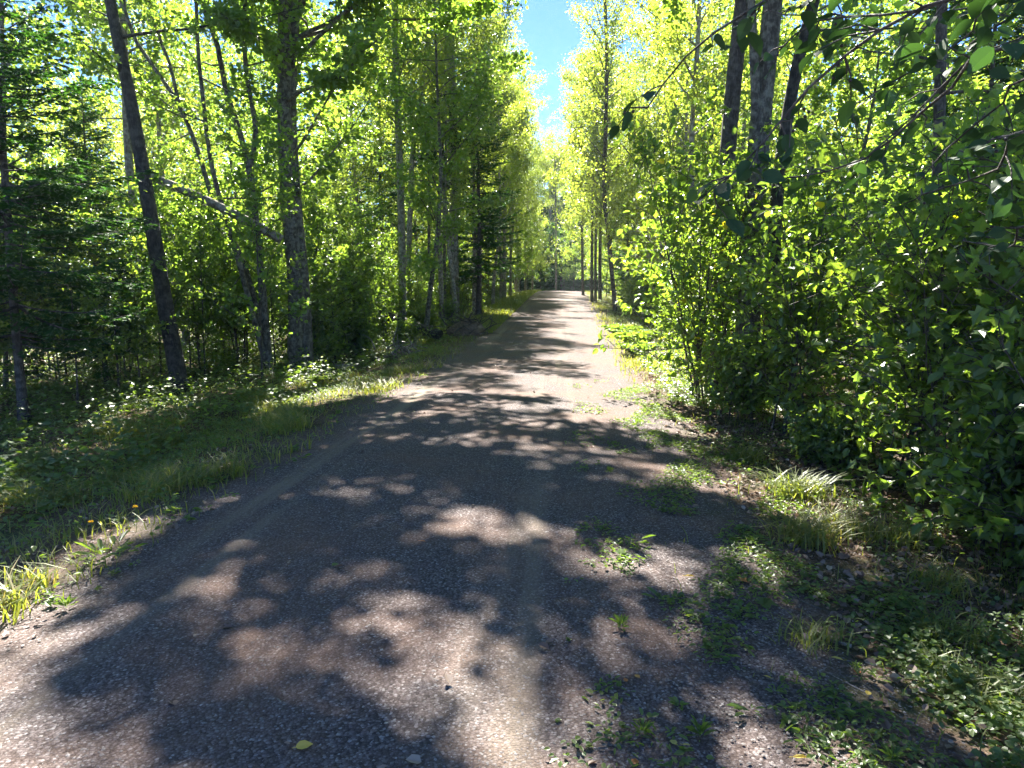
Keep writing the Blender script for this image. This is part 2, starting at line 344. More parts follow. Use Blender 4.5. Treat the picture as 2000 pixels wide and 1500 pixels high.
def conifer(gw, gl, rng, H, R, z0, r0, fine=False, dens=1.0, deadz=0.0, ls=None):
    n = int(H / .4) + 2; z = np.linspace(0, H, n)
    P = np.stack([.05 * np.sin(z * .5 + rng.uniform(0, 6)), .05 * np.cos(z * .6), z], 1)
    tube(gw, P, r0 * (1 - z / H) ** .8 + .006, 8, lump=.04, rng=rng, flare=1.2)
    Cs, Us, Ns, Ss = [], [], [], []
    zc = z0
    while zc < H - .15:
        f = (zc - z0) / (H - z0); L0 = R * (1 - f) ** .75 * (1 if f > .12 else .75 + 2 * f)
        for k in range(5 if not fine else 6):
            a = rng.uniform(0, 6.3); L = L0 * rng.uniform(.6, 1.15) + .12
            el = math.radians(rng.normal(-12 + 40 * f, 8)); d = np.array([math.cos(a) * math.cos(el), math.sin(a) * math.cos(el), math.sin(el)])
            side = np.array([-math.sin(a), math.cos(a), 0]); m = max(3, int(L / .25)); t = np.linspace(0, 1, m + 1)
            b0 = np.array([0, 0, zc + rng.uniform(-.1, .1)]); zb = .22 * L * (t ** 2) - .05 * L * t
            q = b0 + d * L * t[:, None]; q[:, 2] += zb
            tube(gw, q, np.linspace(.008 + .006 * L, .003, m + 1), 4, cap=False)
            step = (.045 if fine else .075) / dens; s = np.arange(.12 * L, L, step); ns = len(s)
            if ns == 0: continue
            i = np.minimum((s / L * m).astype(int), m - 1); fr = (s / L * m - i)[:, None]; o = q[i] * (1 - fr) + q[i + 1] * fr
            bl = (.36 * (L - s) + .10) * rng.uniform(.6, 1.1, ns); sg = np.where(np.arange(ns) % 2 == 0, 1, -1)
            bd = nrm(side * sg[:, None] + d * .75 + rng.normal(0, .12, (ns, 3)) - np.array([0, 0, .12]))
            nn = max(3, int((.6 * L + .3) / (.045 if fine else .10)))
            u = rng.uniform(0.0, 1, (ns, nn)); C = o[:, None] + bd[:, None] * (bl[:, None] * u)[..., None]
            C = C.reshape(-1, 3); sgn = rng.choice([-1, 1], len(C))[:, None]; BD = np.repeat(bd, nn, 0)
            perp = nrm(np.cross(BD, [0, 0, 1.0]))
            U = nrm(BD + perp * sgn * rng.uniform(.3, 1.1, (len(C), 1)) + rng.normal(0, .18, (len(C), 3)))
            Cs.append(C); Us.append(U); Ns.append(rdir(rng, len(C), 2.0)); Ss.append(rng.uniform(.7, 1.2, len(C)) * (ls or (.075 if fine else .14)))
        zc += rng.uniform(.18, .32) if fine else rng.uniform(.26, .42)
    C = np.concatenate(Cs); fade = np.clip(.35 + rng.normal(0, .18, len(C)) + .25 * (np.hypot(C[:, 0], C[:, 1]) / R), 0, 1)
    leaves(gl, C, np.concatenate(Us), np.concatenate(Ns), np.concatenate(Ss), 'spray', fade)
    for k in range(int(deadz * 9)):                       # bare dead twigs low on the trunk
        zz = rng.uniform(.6, deadz); a = rng.uniform(0, 6.3); L = rng.uniform(.5, 1.5)
        q = [np.array([0, 0, zz])]; d = np.array([math.cos(a), math.sin(a), rng.uniform(-.2, .25)])
        for s in range(5): d = nrm(d + rng.normal(0, .1, 3)); q.append(q[-1] + d * L / 5)
        tube(gw, q, np.linspace(.009, .002, 6), 3, cap=False)
        for s in range(3):
            e = q[2 + s]; tube(gw, [e, e + nrm(d + rng.normal(0, .5, 3)) * rng.uniform(.15, .4)], [.004, .0015], 3, cap=False)

# ------------------------------------------------------------------ things
def tag(o, label=None, cat=None, group=None, kind=None):
    if label: o["label"] = label
    if cat: o["category"] = cat
    if group: o["group"] = group
    if kind: o["kind"] = kind
    return o
def link(name, me, parent=None, loc=None):
    o = bpy.data.objects.new(name, me); COL.objects.link(o)
    if parent: o.parent = parent
    if loc is not None: o.location = loc
    return o
def thing(name, label, cat, loc, group=None, rz=0.0, sc=1.0, parts=()):
    e = bpy.data.objects.new(name, None); COL.objects.link(e); e.empty_display_size = .2
    e.location = loc; e.rotation_euler = (0, 0, rz); e.scale = (sc,) * 3 if isinstance(sc, (int, float)) else sc
    tag(e, label, cat, group)
    for n, me in parts: link(n, me, e)
    return e
def structure(name, me): return tag(link(name, me), kind="structure")
def stuff(name, g, mat, smooth=False): return tag(link(name, g.mesh(name, mat, smooth)), kind="stuff")

# ------------------------------------------------------------------ ground and trail
def sheet(xs, ys, zoff, mat, name):
    X, Y = np.meshgrid(xs, ys); Z = gz(X, Y) + zoff; nx, ny = len(xs), len(ys)
    i = (np.arange(ny - 1)[:, None] * nx + np.arange(nx - 1)[None]).ravel()
    g = Geo(); g.add(np.stack([X, Y, Z], -1).reshape(-1, 3), np.stack([i, i + 1, i + nx + 1, i + nx], 1))
    return structure(name, g.mesh(name, mat, True))
xs = np.concatenate([np.linspace(-400, -40, 14), np.linspace(-38, -8, 40), np.linspace(-7.5, 6, 110), np.linspace(6.5, 38, 40), np.linspace(40, 400, 14)])
ys = np.concatenate([np.linspace(-60, -4, 12), np.linspace(-3, 24, 180), np.linspace(24.5, 110, 150), np.linspace(114, 800, 30)])
sheet(xs, ys, 0, M_floor, "ground")
rg = np.random.default_rng(5)
def trail():
    ys = np.concatenate([np.arange(-3, 24, .12), np.arange(24, 110, .4)]); n = len(ys)
    eL = -2.55 + .07 * np.sin(ys * .8) + .05 * np.sin(ys * 2.3 + 1) + rg.normal(0, .012, n)
    eR = .62 + .10 * np.sin(ys * .6 + 2) + .06 * np.sin(ys * 1.9) + rg.normal(0, .012, n)
    bend = (-.04 * np.maximum(0, ys - 54) ** 2)[:, None]; t = np.linspace(0, 1, 26)[None]; X = bend + eL[:, None] * (1 - t) + eR[:, None] * t; Y = np.repeat(ys[:, None], 26, 1)
    Z = gz(X, Y) + .006 - .012 * (np.abs(t * 2 - 1) > .995) ; i = (np.arange(n - 1)[:, None] * 26 + np.arange(25)[None]).ravel()
    g = Geo(); g.add(np.stack([X, Y, Z], -1).reshape(-1, 3), np.stack([i, i + 1, i + 27, i + 26], 1))
    return structure("path", g.mesh("path", M_road, True))
trail()
def scatter_ground(rng, n, fx, fy):
    x = fx(n); y = fy(n); return np.stack([x, y, gz(x, y)], 1)
def stones():
    g = Geo(); rng = np.random.default_rng(11); n = 60000
    y = 1.1 + 7.5 * rng.uniform(0, 1, n) ** 1.7; x = rng.uniform(-3.2, 2.6, n); x = np.where(rng.uniform(0, 1, n) < .3, rng.uniform(-.6, 2.4, n), x)
    s = rng.lognormal(math.log(.0033), .40, n); s = np.minimum(s, .0075)
    B = np.array([(1, 0, 0), (0, 1, 0), (-1, 0, 0), (0, -1, 0), (0, 0, .75), (0, 0, -.75)], float)
    F = np.array([(0, 1, 4), (1, 2, 4), (2, 3, 4), (3, 0, 4), (1, 0, 5), (2, 1, 5), (3, 2, 5), (0, 3, 5)])
    a = rng.uniform(0, 6.3, n); ca, sa = np.cos(a), np.sin(a)
    V = B[None] * rng.uniform(.6, 1.3, (n, 6, 1)) * s[:, None, None]
    V = np.stack([V[..., 0] * ca[:, None] * 1.3 - V[..., 1] * sa[:, None], V[..., 0] * sa[:, None] * 1.3 + V[..., 1] * ca[:, None], V[..., 2] * .45], -1)
    V += np.stack([x, y, gz(x, y) + .006 + s * .12], 1)[:, None]
    g.add(V.reshape(-1, 3), (np.arange(n)[:, None, None] * 6 + F[None]).reshape(-1, 3), np.repeat(np.clip(rng.beta(2, 3, n), 0, 1), 8))
    stuff("gravel", g, M_stone)
stones()

# ------------------------------------------------------------------ ground plants
def density(x, y):
    """0..1 noise used to clump what grows on the ground"""
    return .5 + .25 * np.sin(x * 1.9 + 1.7 * np.sin(y * 1.1)) + .25 * np.sin(y * 1.6 + 1.5 * np.sin(x * 2.3 + 1))
def grass_blades(g, rng, C, h, lean=.5, lvb=.4, w=.005):
    n = len(C); a = rng.uniform(0, 6.3, n); d = np.stack([np.cos(a), np.sin(a), np.zeros(n)], 1) ; sd = np.stack([-np.sin(a), np.cos(a), np.zeros(n)], 1)
    h = h * rng.uniform(.5, 1.3, n); ln = (h * rng.uniform(.1, 1.0, n) * lean)
    X = []
    for t, wd in ((0, 1), (.4, .9), (.75, .6), (1, .12)):
        c = C + d * (ln * t ** 2)[:, None] + np.array([0, 0, 1.0]) * (h * (t - .28 * t * t * lean))[:, None]
        ww = (w * wd * np.sqrt(h / .15))[:, None]; X += [c - sd * ww, c + sd * ww]
    X = np.stack(X, 1); F = np.array([(0, 1, 3, 2), (2, 3, 5, 4), (4, 5, 7, 6)])
    g.add(X.reshape(-1, 3), (np.arange(n)[:, None, None] * 8 + F[None]).reshape(-1, 4), np.repeat(np.clip(lvb + rng.normal(0, .2, n), 0, 1), 3))
def herb_cover(g, rng, C, hmax=.12, leaf=.03, per=5, tmpl='oval'):
    """low plants: a few small leaves held level at different heights over each point"""
    n = len(C); hh = rng.uniform(.02, hmax, (n, 1))
    P = np.repeat(C, per, 0); a = rng.uniform(0, 6.3, n * per); r = rng.uniform(.005, .045, n * per)
    d = np.stack([np.cos(a), np.sin(a), np.zeros(n * per)], 1)
    P = P + d * r[:, None]; P[:, 2] += (np.repeat(hh, per, 0)[:, 0] * rng.uniform(.5, 1.1, n * per))
    U = nrm(d + rng.normal(0, .3, P.shape) * [1, 1, .7]); leaves(g, P, U, rdir(rng, len(P), 2.6), leaf * rng.uniform(.6, 1.4, len(P)), tmpl, np.clip(np.repeat(rng.normal(.42, .15, n), per) + rng.normal(0, .1, n * per), 0, 1))
def pick(rng, n, x0, x1, y0, y1, ypow=1.6, keep=None):
    y = y0 + (y1 - y0) * rng.uniform(0, 1, n) ** ypow; x = rng.uniform(x0, x1, n)
    if keep is not None:
        k = rng.uniform(0, 1, n) < keep(x, y); x, y = x[k], y[k]
    return np.stack([x, y, gz(x, y)], 1)
rng = np.random.default_rng(21)
g = Geo()
eL = lambda x: sstep(-2.45, -3.6, x)            # cover begins at the trail's left edge and thickens outwards
eR = lambda x: sstep(.75, 2.6, x)
C = pick(rng, 130000, -9, -2.4, 2.2, 24, 1.4, lambda x, y: (sstep(2.5, 4.0, -x) * (density(x * .8, y * .7) ** 1.7) * .95 + .04 * (x < -2.6)) * (.25 + .75 * sstep(6.5, 4.5, -x)))
grass_blades(g, rng, C, .125, 1.2, .52, .0038)
C = pick(rng, 6000, -6, -2.5, 2.2, 14, 1.3, lambda x, y: (density(x * 1.7 + 3, y * 1.5) > .78) * sstep(2.5, 3.3, -x)); C = np.repeat(C, 8, 0); C[:, :2] += rng.normal(0, .03, (len(C), 2))
grass_blades(g, rng, C, .22, 1.3, .58, .004)
C = pick(rng, 30000, -5.5, -2.5, 22, 60, 1.2, lambda x, y: .8); grass_blades(g, rng, C, .16, .8, .45, .011)
stuff("grass", g, M_leaf['grass'])
g = Geo()
C = pick(rng, 26000, .6, 6, 1.2, 14, 1.4, lambda x, y: sstep(.9, 2.4, x) * (density(x * 1.2 + 5, y * 1.0) ** 2.2) * .8 + .02)
grass_blades(g, rng, C, .11, .9, .45, .0035)
C = pick(rng, 26000, .8, 3.4, 12, 60, 1.3, lambda x, y: sstep(.8, 1.5, x) * density(x, y * .6)); grass_blades(g, rng, C, .14, .8, .62, .008)
stuff("grass", g, M_leaf['grass'])
# broad-leaved ground cover
g = Geo()
C = pick(rng, 42000, -14, -2.5, 2.2, 30, 1.6, lambda x, y: sstep(2.6, 4.5, -x) * (.35 + .65 * density(x * .7 + 2, y * .8)) * .9 + .03)
herb_cover(g, rng, C, .16, .036, 5)
C = pick(rng, 16000, -22, -4.2, 5, 45, 1.3); herb_cover(g, rng, C, .5, .075, 6, 'rhomb')
stuff("undergrowth", g, M_leaf['herb'])
g = Geo()
C = pick(rng, 44000, .7, 5, 1.1, 12, 1.5, lambda x, y: sstep(.9, 2.0, x) * np.clip((density(x * 1.3 + 1, y * 1.1) - .35) * .40 + 1.1 * sstep(4.2, 2.6, y) * sstep(1.2, 1.7, x), 0, 1) * .8)
herb_cover(g, rng, C, .11, .026, 6, 'round')
C = pick(rng, 34000, -.1, 1.8, 1.4, 12, 1.5, lambda x, y: (density(x * 3.1 + 1, y * 2.3) + .25 * density(x * 9, y * 8) > .78 - .08 * x) * (.14 + .2 * sstep(0, 1.3, x)) * sstep(-.1, .3, x))
herb_cover(g, rng, C[::2], .05, .026, 5, 'oval'); herb_cover(g, rng, C[1::2], .04, .036, 4, 'lance')
C = pick(rng, 9000, 3, 22, 4, 45, 1.3); herb_cover(g, rng, C, .5, .075, 6, 'rhomb')
C = pick(rng, 5000, 1.5, 3.6, 10, 60, 1.5); herb_cover(g, rng, C, .18, .05, 5, 'rhomb')
stuff("undergrowth", g, M_leaf['herb'])
# dead leaves
g = Geo()
for C in (pick(rng, 9000, -9, -2.4, 2.5, 22, 1.4, lambda x, y: sstep(2.5, 3.4, -x) * .8), pick(rng, 30000, .9, 6, 1.2, 16, 1.4, lambda x, y: sstep(1.0, 1.7, x)),
          pick(rng, 160, -3, 1.6, 1.3, 14, 1.2)):
    C[:, 2] += rng.uniform(.004, .02, len(C)); leaves(g, C, rdir(rng, len(C)) * [1, 1, .25], rdir(rng, len(C), 2.4), rng.uniform(.018, .055, len(C)), 'curl', np.clip(rng.normal(.55, .22, len(C)), 0, 1))
stuff("leaf_litter", g, M_leaf['litter'])


# ------------------------------------------------------------------ tree kinds (a few meshes of each, shared by their copies)
dome = lambda f: .35 + .65 * math.sin(PI * min(1, .12 + f * .88)) ** .7
col = lambda f: .55 + .45 * math.sin(PI * min(1, .15 + f * .8)) if f < .85 else .45 * (1 - f) / .15 + .1
ST = {
    'aspen': dict(limbs=42, el=(34, 13), prof=col, twigs=5.5, twl=.8, lpt=25, jit=.15, ls=.105, tmpl='rhomb', tmul=1, nup=.3, droop=-.5, twigmesh=False, flat=.9, tin=.2),
    'maple': dict(limbs=36, el=(20, 13), prof=dome, twigs=5.5, twl=.85, lpt=20, jit=.13, ls=.12, tmpl='round', nup=1.8, droop=-.15, twigmesh=False, flat=.35, tup=.0, tin=.2),
    'near_maple': dict(limbs=26, el=(12, 12), prof=dome, twigs=6.5, twl=.8, lpt=20, jit=.10, ls=.11, tmpl='maple', nup=2.0, droop=-.15, flat=.3, tup=0, tin=.2),
    'sapling': dict(limbs=20, el=(28, 14), prof=lambda f: 1 - .6 * f, twigs=7, twl=.42, lpt=12, jit=.05, ls=.085, tmpl='oval', nup=1.8, droop=-.2, flat=.5, tin=.15),
    'shrub': dict(limbs=14, el=(30, 18), prof=lambda f: 1 - .5 * f, twigs=5.5, twl=.5, lpt=6, jit=.06, ls=.10, tmpl='oval', nup=1.6, droop=-.30, flat=.45, tup=.05, tin=.1),
}
def trunk_path(rng, H, wob=.12, lean=(0, 0)):
    n = int(H / .5) + 2; z = np.linspace(0, H, n); a, b, c, d = rng.uniform(0, 6.3, 4)
    x = wob * (np.sin(z * .35 + a) - math.sin(a)) + .4 * wob * np.sin(z * .9 + b) + lean[0] * z
    y = wob * (np.sin(z * .31 + c) - math.sin(c)) + .4 * wob * np.sin(z * .8 + d) + lean[1] * z
    x -= x[0]; y -= y[0]; z = z - .12
    return np.stack([x, y, z], 1)
def tree_mesh(kind, seed, H, r0, z0, R, bark, leaf=None, wob=.12, **over):
    rng = np.random.default_rng(seed); st = dict(ST[kind]); st.update(over)
    gw, gl = Geo(), Geo(); P = trunk_path(rng, H, wob); rad = r0 * (1 - np.linspace(0, 1, len(P)) ** 1.3 * .9)
    tube(gw, P, rad, 10 if r0 > .04 else 6, lump=.03, rng=rng, flare=1.6)
    grow(gw, gl, rng, P, rad, z0, R, st)
    return [("trunk", gw.mesh(kind + "_trunk", M_bark[bark], True)), ("crown", gl.mesh(kind + "_crown", M_leaf[leaf or kind]))]
def fir_mesh(seed, H, R, z0, r0, fine=False, dens=1.0, deadz=0.0, ls=None):
    rng = np.random.default_rng(seed); gw, gl = Geo(), Geo(); conifer(gw, gl, rng, H, R, z0, r0, fine, dens, deadz, ls)
    return [("trunk", gw.mesh("fir_trunk", M_bark['brown'], True)), ("crown", gl.mesh("fir_crown", M_leaf['fir']))]
ASPEN = [tree_mesh('aspen', 100 + i, H, .10, H * z, R, 'pale', wob=.16) for i, (H, z, R) in enumerate(((16, .22, 2.7), (18, .30, 2.9), (14, .12, 2.5), (17, .08, 2.8)))]
MAPLE = [tree_mesh('maple', 120 + i, H, .09, H * z, R, 'grey', wob=.25) for i, (H, z, R) in enumerate(((11, .15, 3.0), (9, .10, 2.8), (13, .2, 3.2)))]
BIGFIR = fir_mesh(145, 19, 4.0, .5, .2, dens=.75, ls=.34)
MIDFIR = fir_mesh(146, 8, 2.5, .2, .1, dens=1.1, ls=.22)
FIR = [fir_mesh(140, 12, 2.3, 1.8, .12, deadz=1.8), fir_mesh(141, 9, 2.0, .6, .10), fir_mesh(142, 15, 2.5, 4.0, .15, deadz=4.0)]
SAPL = [tree_mesh('sapling', 160 + i, H, .018, .5, R, 'brown', 'maple', wob=.10, tmpl=t, ls=lf) for i, (H, R, t, lf) in enumerate(((3.2, 1.0, 'oval', .085), (2.2, .8, 'maple', .09), (4.4, 1.2, 'round', .08)))]
BUSH = []
def bush_mesh(seed, H, R, stems, leaf='shrub', **over):
    rng = np.random.default_rng(seed); st = dict(ST['shrub']); st.update(over); gw, gl = Geo(), Geo()
    for k in range(stems):
        a = rng.uniform(0, 6.3); l = rng.uniform(.05, .38); h = H * rng.uniform(.65, 1.05); P = trunk_path(rng, h, .08, (l * math.cos(a), l * math.sin(a)))
        P[:, :2] += rng.normal(0, .12, 2); rad = np.linspace(.016, .004, len(P)); tube(gw, P, rad, 5, cap=False)
        grow(gw, gl, rng, P, rad, h * over.get('low', .07), R, st)
    return [("stem", gw.mesh("shrub_stems", M_bark['brown'], True)), ("foliage", gl.mesh("shrub_foliage", M_leaf[leaf]))]
BUSH = [bush_mesh(180, 3.3, 1.0, 7), bush_mesh(181, 2.6, .9, 6), bush_mesh(182, 4.2, 1.1, 8, low=.08), bush_mesh(183, 3.0, 1.0, 6, 'maple', tmpl='maple', ls=.10), bush_mesh(184, 3.6, 1.1, 7, 'maple', tmpl='round', ls=.085)]
LOWB = [bush_mesh(190, 1.1, .45, 6, 'maple'), bush_mesh(191, .8, .4, 7, 'herb')]

TREES = []
MARKS_L = [(20, "the corner spruce"), (190, "the small spruce"), (275, "the pale peeling trunk"), (350, "the dark leaning trunk"), (500, "the crooked maple"), (590, "the stout twin trunk"), (785, "the grey aspen trunk"), (860, "the broken snag"), (935, "the tall dark fir"), (985, "the pale pole clump")]
MARKS_R = [(1130, "the dark upright trunk"), (1164, "the three grey trunks"), (1203, "the curved trunk"), (1245, "the pale ferns"), (1400, "the straight mottled trunk"), (1460, "the forked trunk"), (1520, "the slanting trunk"), (1825, "the short dark trunk"), (1905, "the right spruce")]
PEND = {}
def beside(x, y):
    d = CM.transposed() @ (Vector((x, y, gzf(x, y) + .5)) - EYE); px = 1000 + FPX * d.x / max(-d.z, .1)
    m = min(MARKS_L if x < -1 else MARKS_R, key=lambda k: abs(k[0] - px))
    return ("near" if abs(px - m[0]) < 14 else "left of" if px < m[0] else "right of") + " " + m[1]
def later(o, base): PEND.setdefault(base, []).append(o)
def settle():
    """objects that share a description are told apart by how near they stand"""
    near = ["nearest", "second nearest", "third nearest", "fourth nearest", "fifth nearest", "sixth nearest", "seventh nearest", "eighth nearest", "ninth nearest", "tenth nearest", "eleventh nearest", "twelfth nearest"]
    for base, os_ in PEND.items():
        os_.sort(key=lambda o: (o.location - EYE).length)
        for i, o in enumerate(os_):
            o["label"] = base if len(os_) == 1 else (near[i] if i < 12 else "far, %dth nearest" % (i + 1)) + " " + base
def place(name, kind, parts, x, y, label, cat, group, sc=1.0, rz=None, rng=random.Random(3)):
    e = thing(name, label, cat, (x, y, gzf(x, y) - .03), group, rng.uniform(0, 6.3) if rz is None else rz, sc, parts)
    TREES.append(e); return e

# ------------------------------------------------------------------ small things on and beside the trail
def leaf_thing(px, py, size, mat, tmpl, label, name="yellow_leaf", rot=0.0, grp="fallen leaves on the gravel"):
    p = ground_at(px, py); g = Geo(); a = rot; rngl = np.random.default_rng(int(px))
    U = np.array([[math.cos(a), math.sin(a), .05]]); leaves(g, np.array([[-.5 * size * math.cos(a), -.5 * size * math.sin(a), .012]]), U, np.array([[.1, -.15, 1.0]]), np.array([size]), tmpl, np.array([rngl.uniform(.3, 1)]))
    st = np.array([-.5 * size * math.cos(a), -.5 * size * math.sin(a), .012]); 
    o = thing(name, label, "leaf", (p.x, p.y, p.z + .006), grp, 0, 1, [])
    link("leaf_blade", g.mesh("leaf_blade", M_leaf[mat]), o); gs = Geo(); tube(gs, [st, st + [-.25 * size * math.cos(a + .4), -.25 * size * math.sin(a + .4), .004]], [.0012, .0008], 4, cap=False)
    link("leaf_stalk", gs.mesh("leaf_stalk", M_leaf[mat]), o)
for a in ((594, 1468, .055, 'yellow', 'big', "yellow leaf lying alone on the gravel at the bottom edge", "yellow_leaf", .5), (1563, 1491, .06, 'yellow', 'lance', "long yellow leaf at the bottom edge right of the trail", "yellow_leaf", .1),
          (1498, 1331, .035, 'yellow', 'lance', "narrow yellow leaf on the gravel between small weeds", "yellow_leaf", 2.4), (1634, 1296, .055, 'yellow', 'lance', "yellow leaf lying beside a pale twig and bark scrap", "yellow_leaf", 2.5),
          (1695, 1365, .03, 'yellow', 'round', "small round yellow leaf at the edge of the ground cover", "yellow_leaf", 1), (1674, 1320, .04, 'orange', 'big', "red leaf at the edge of the ground cover", "red_leaf", 1),
          (1222, 1337, .025, 'orange', 'round', "small orange leaf low among weeds, below the centre of the weed patch", "orange_leaf", 1), (1244, 1332, .03, 'orange', 'big', "orange leaf beside another among the right weeds", "orange_leaf", 2),
          (826, 1063, .04, 'orange', 'lance', "orange-brown leaf in a sun spot on the mid trail", "orange_leaf", 0), (655, 1108, .045, 'herb', 'big', "green leaf lying in the shade on the mid trail", "green_leaf", 1),
          (1450, 1138, .07, 'orange', 'round', "crumpled orange-yellow leaf at the trail's right edge", "orange_leaf", 2), (1315, 1460, .03, 'yellow', 'round', "tiny yellow leaf near the bottom edge among weeds", "yellow_leaf", 2),
          (1340, 1465, .03, 'yellow', 'lance', "tiny pale yellow leaf right of another near the bottom edge", "yellow_leaf", 0), (1347, 1131, .06, 'yellow', 'lance', "yellow leaf in the sunlit gravel strip on the right", "yellow_leaf", .1),
          (1498, 1183, .12, 'herb', 'maple', "big pale green lobed leaf lying beside the trail", "green_leaf", 1.0), (1240, 1498, .03, 'orange', 'round', "small orange leaf near the bottom edge left of the weeds", "orange_leaf", .3)):
    leaf_thing(*a)
def weed_mesh(seed, n, L, tmpl, up, mat='herb'):
    rng = np.random.default_rng(seed); g = Geo(); a = rng.uniform(0, 6.3, n) ; el = rng.uniform(.1, up, n)
    d = np.stack([np.cos(a) * np.cos(el), np.sin(a) * np.cos(el), np.sin(el)], 1); C = d * rng.uniform(.002, .6 * L, (n, 1)); C[:, 2] += .004 + rng.uniform(0, .02, n)
    leaves(g, C, d, nrm(np.array([0, 0, 1.0]) + rng.normal(0, .25, (n, 3))), L * rng.uniform(.3, 1.2, n), tmpl, np.clip(rng.normal(.5, .2, n), 0, 1))
    return g.mesh("weed_leaves", M_leaf[mat])
WEED = [weed_mesh(1, 13, .062, 'lance', .8), weed_mesh(2, 16, .036, 'oval', .8), weed_mesh(3, 10, .075, 'lance', .5), weed_mesh(4, 30, .022, 'round', .6), weed_mesh(5, 42, .042, 'lance', 1.25)]
WEEDS = []
def weeds():
    rr = random.Random(44); fixed = [(1212, 1235, 4, 1.1, "bushiest weed with upright seed spikes on the right gravel"), (1215, 1095, 1, 1.2, "leafy weed patch in the shade at the gravel's right edge"), (1240, 1065, 2, 1.2, "weed with two bright broad leaves at the gravel's right edge"),
        (1190, 925, 4, .9, "bright sunlit weed at the right edge of the mid trail"), (1295, 1180, 2, 1.0, "weed with a sunlit blade in the strip beyond the gravel"), (200, 1100, 0, 2.0, "dandelion rosette on the left gravel edge beyond the sun patch"),
        (225, 1085, 2, 1.8, "narrow-leaved rosette right beside the left dandelion rosette"), (105, 1185, 3, 1.3, "pale clover patch on the left gravel edge"), (340, 1005, 1, 1.5, "shaded rosette on the left edge behind the dandelions"),
        (430, 945, 2, 1.4, "dark green rosette on the left edge, mid distance"), (1255, 1440, 4, .9, "dark leafy weed near the bottom edge on the right"), (1325, 1390, 1, .8, "low weed on the gravel near the bottom right"), (1465, 1400, 2, .9, "sprawling weed with narrow leaves near the bottom right"), (1110, 1255, 3, .5, "small seedling alone on the gravel"), (1090, 1418, 3, .45, "tiny seedling near the bottom centre")]
    for px, py, k, sc, lab in fixed:
        p = ground_at(px, py); thing("weed", lab, "weed", p + Vector((0, 0, .004)), "weeds along the trail edges", rr.uniform(0, 6.3), sc, [("foliage", WEED[k])])
    for side in (-1, 1):
        for i in range(46):
            y = 1.7 + 11 * rr.random() ** 1.5; x = (-2.50 - rr.uniform(0, .45) if side < 0 else .35 + rr.uniform(0, 1.0) + .05 * y * rr.random())
            k = rr.randrange(5); form = ("narrow-leaved", "leafy", "flat spreading", "round-leaved", "bushy")[k]
            later_ = thing("weed", None, "weed", (x, y, gzf(x, y) + .004), f"{form} weeds along the {'left' if side < 0 else 'right'} gravel edge", rr.uniform(0, 6.3), rr.uniform(.5, 1.2), [("foliage", WEED[k])])
            WEEDS.append((later_, f"small {form} weed in the {'left' if side < 0 else 'right'} gravel edge"))
weeds()
def dandelion(px, py, h, lab):
    p = ground_at(px, py); gs, gf = Geo(), Geo(); rngd = np.random.default_rng(int(px))
    P = spline([(0, 0, 0), (.012, 0, h * .5), (.0, .01, h)], .03); tube(gs, P, np.full(len(P), .0016), 5, cap=False)
    n = 44; a = rngd.uniform(0, 6.3, n); e = rngd.uniform(.0, .9, n); d = np.stack([np.cos(a) * np.cos(e), np.sin(a) * np.cos(e), np.sin(e)], 1)
    leaves(gf, np.repeat(P[-1:], n, 0), d, rdir(rngd, n, 2), np.full(n, .019), 'lance', rngd.uniform(0, .5, n))
    thing("dandelion", lab, "flower", p, "yellow dandelion flowers at the left edge", 0, 1, [("stem", gs.mesh("stem", M_leaf['herb'])), ("flower_head", gf.mesh("flower", M_leaf['dandy']))])
dandelion(266, 1040, .17, "taller yellow dandelion flower on a long stem at the left edge"); dandelion(178, 1050, .10, "lower yellow dandelion flower left of the taller one")
def tuft(px, py, h, n, seed, lab, warm=.45, spread=.05):
    p = ground_at(px, py); g = Geo(); rngt = np.random.default_rng(seed); C = np.zeros((n, 3)); C[:, :2] = rngt.normal(0, spread, (n, 2))
    grass_blades(g, rngt, C, h, 1.5, warm, .0042); thing("grass_tuft", lab, "grass tuft", p, "grass tufts beside the trail", 0, 1, [("blades", g.mesh("tuft", M_leaf['grass']))])
for i, a in enumerate(((1575, 1062, .24, 130, "tallest grass tuft with reddish bases, sunlit on the right verge", .75), (1640, 1040, .20, 90, "yellow-green tuft right behind the tallest tuft", .6), (1560, 970, .26, 150, "long drooping grass tuft before the dark shrubs", .5), (1460, 900, .20, 120, "grass clump under the shrubs near the leaf litter", .5),
    (1745, 1060, .18, 80, "sunlit tuft at the border of the deep shade on the right", .6), (1830, 1150, .16, 90, "sunlit tuft far right beside the ground cover", .6), (1840, 1250, .16, 90, "tuft lit by a sun spot in the lower right ground cover", .55), (1590, 1255, .12, 60, "small shaded tuft beside the big green leaf", .5), (1880, 1350, .13, 160, "dense dark tuft in the lower right corner", .35),
    (130, 985, .22, 160, "bright tuft nearest the gravel on the left verge", .6), (70, 920, .26, 200, "soft green tuft at the left edge of the picture", .45), (215, 850, .28, 240, "largest soft grass clump on the left verge", .45), (330, 870, .24, 180, "grass tuft right of the largest clump on the left verge", .5), (510, 785, .24, 150, "sunlit tuft below the stout twin trunk", .6), (555, 812, .16, 60, "small bright tuft right of the twin trunk's sunlit tuft", .7), (230, 945, .16, 110, "grass tuft among dead leaves left of the gravel", .5))):
    tuft(a[0], a[1], a[2], a[3] * 2, 500 + i, a[4], a[5], .06 + .0003 * a[3])

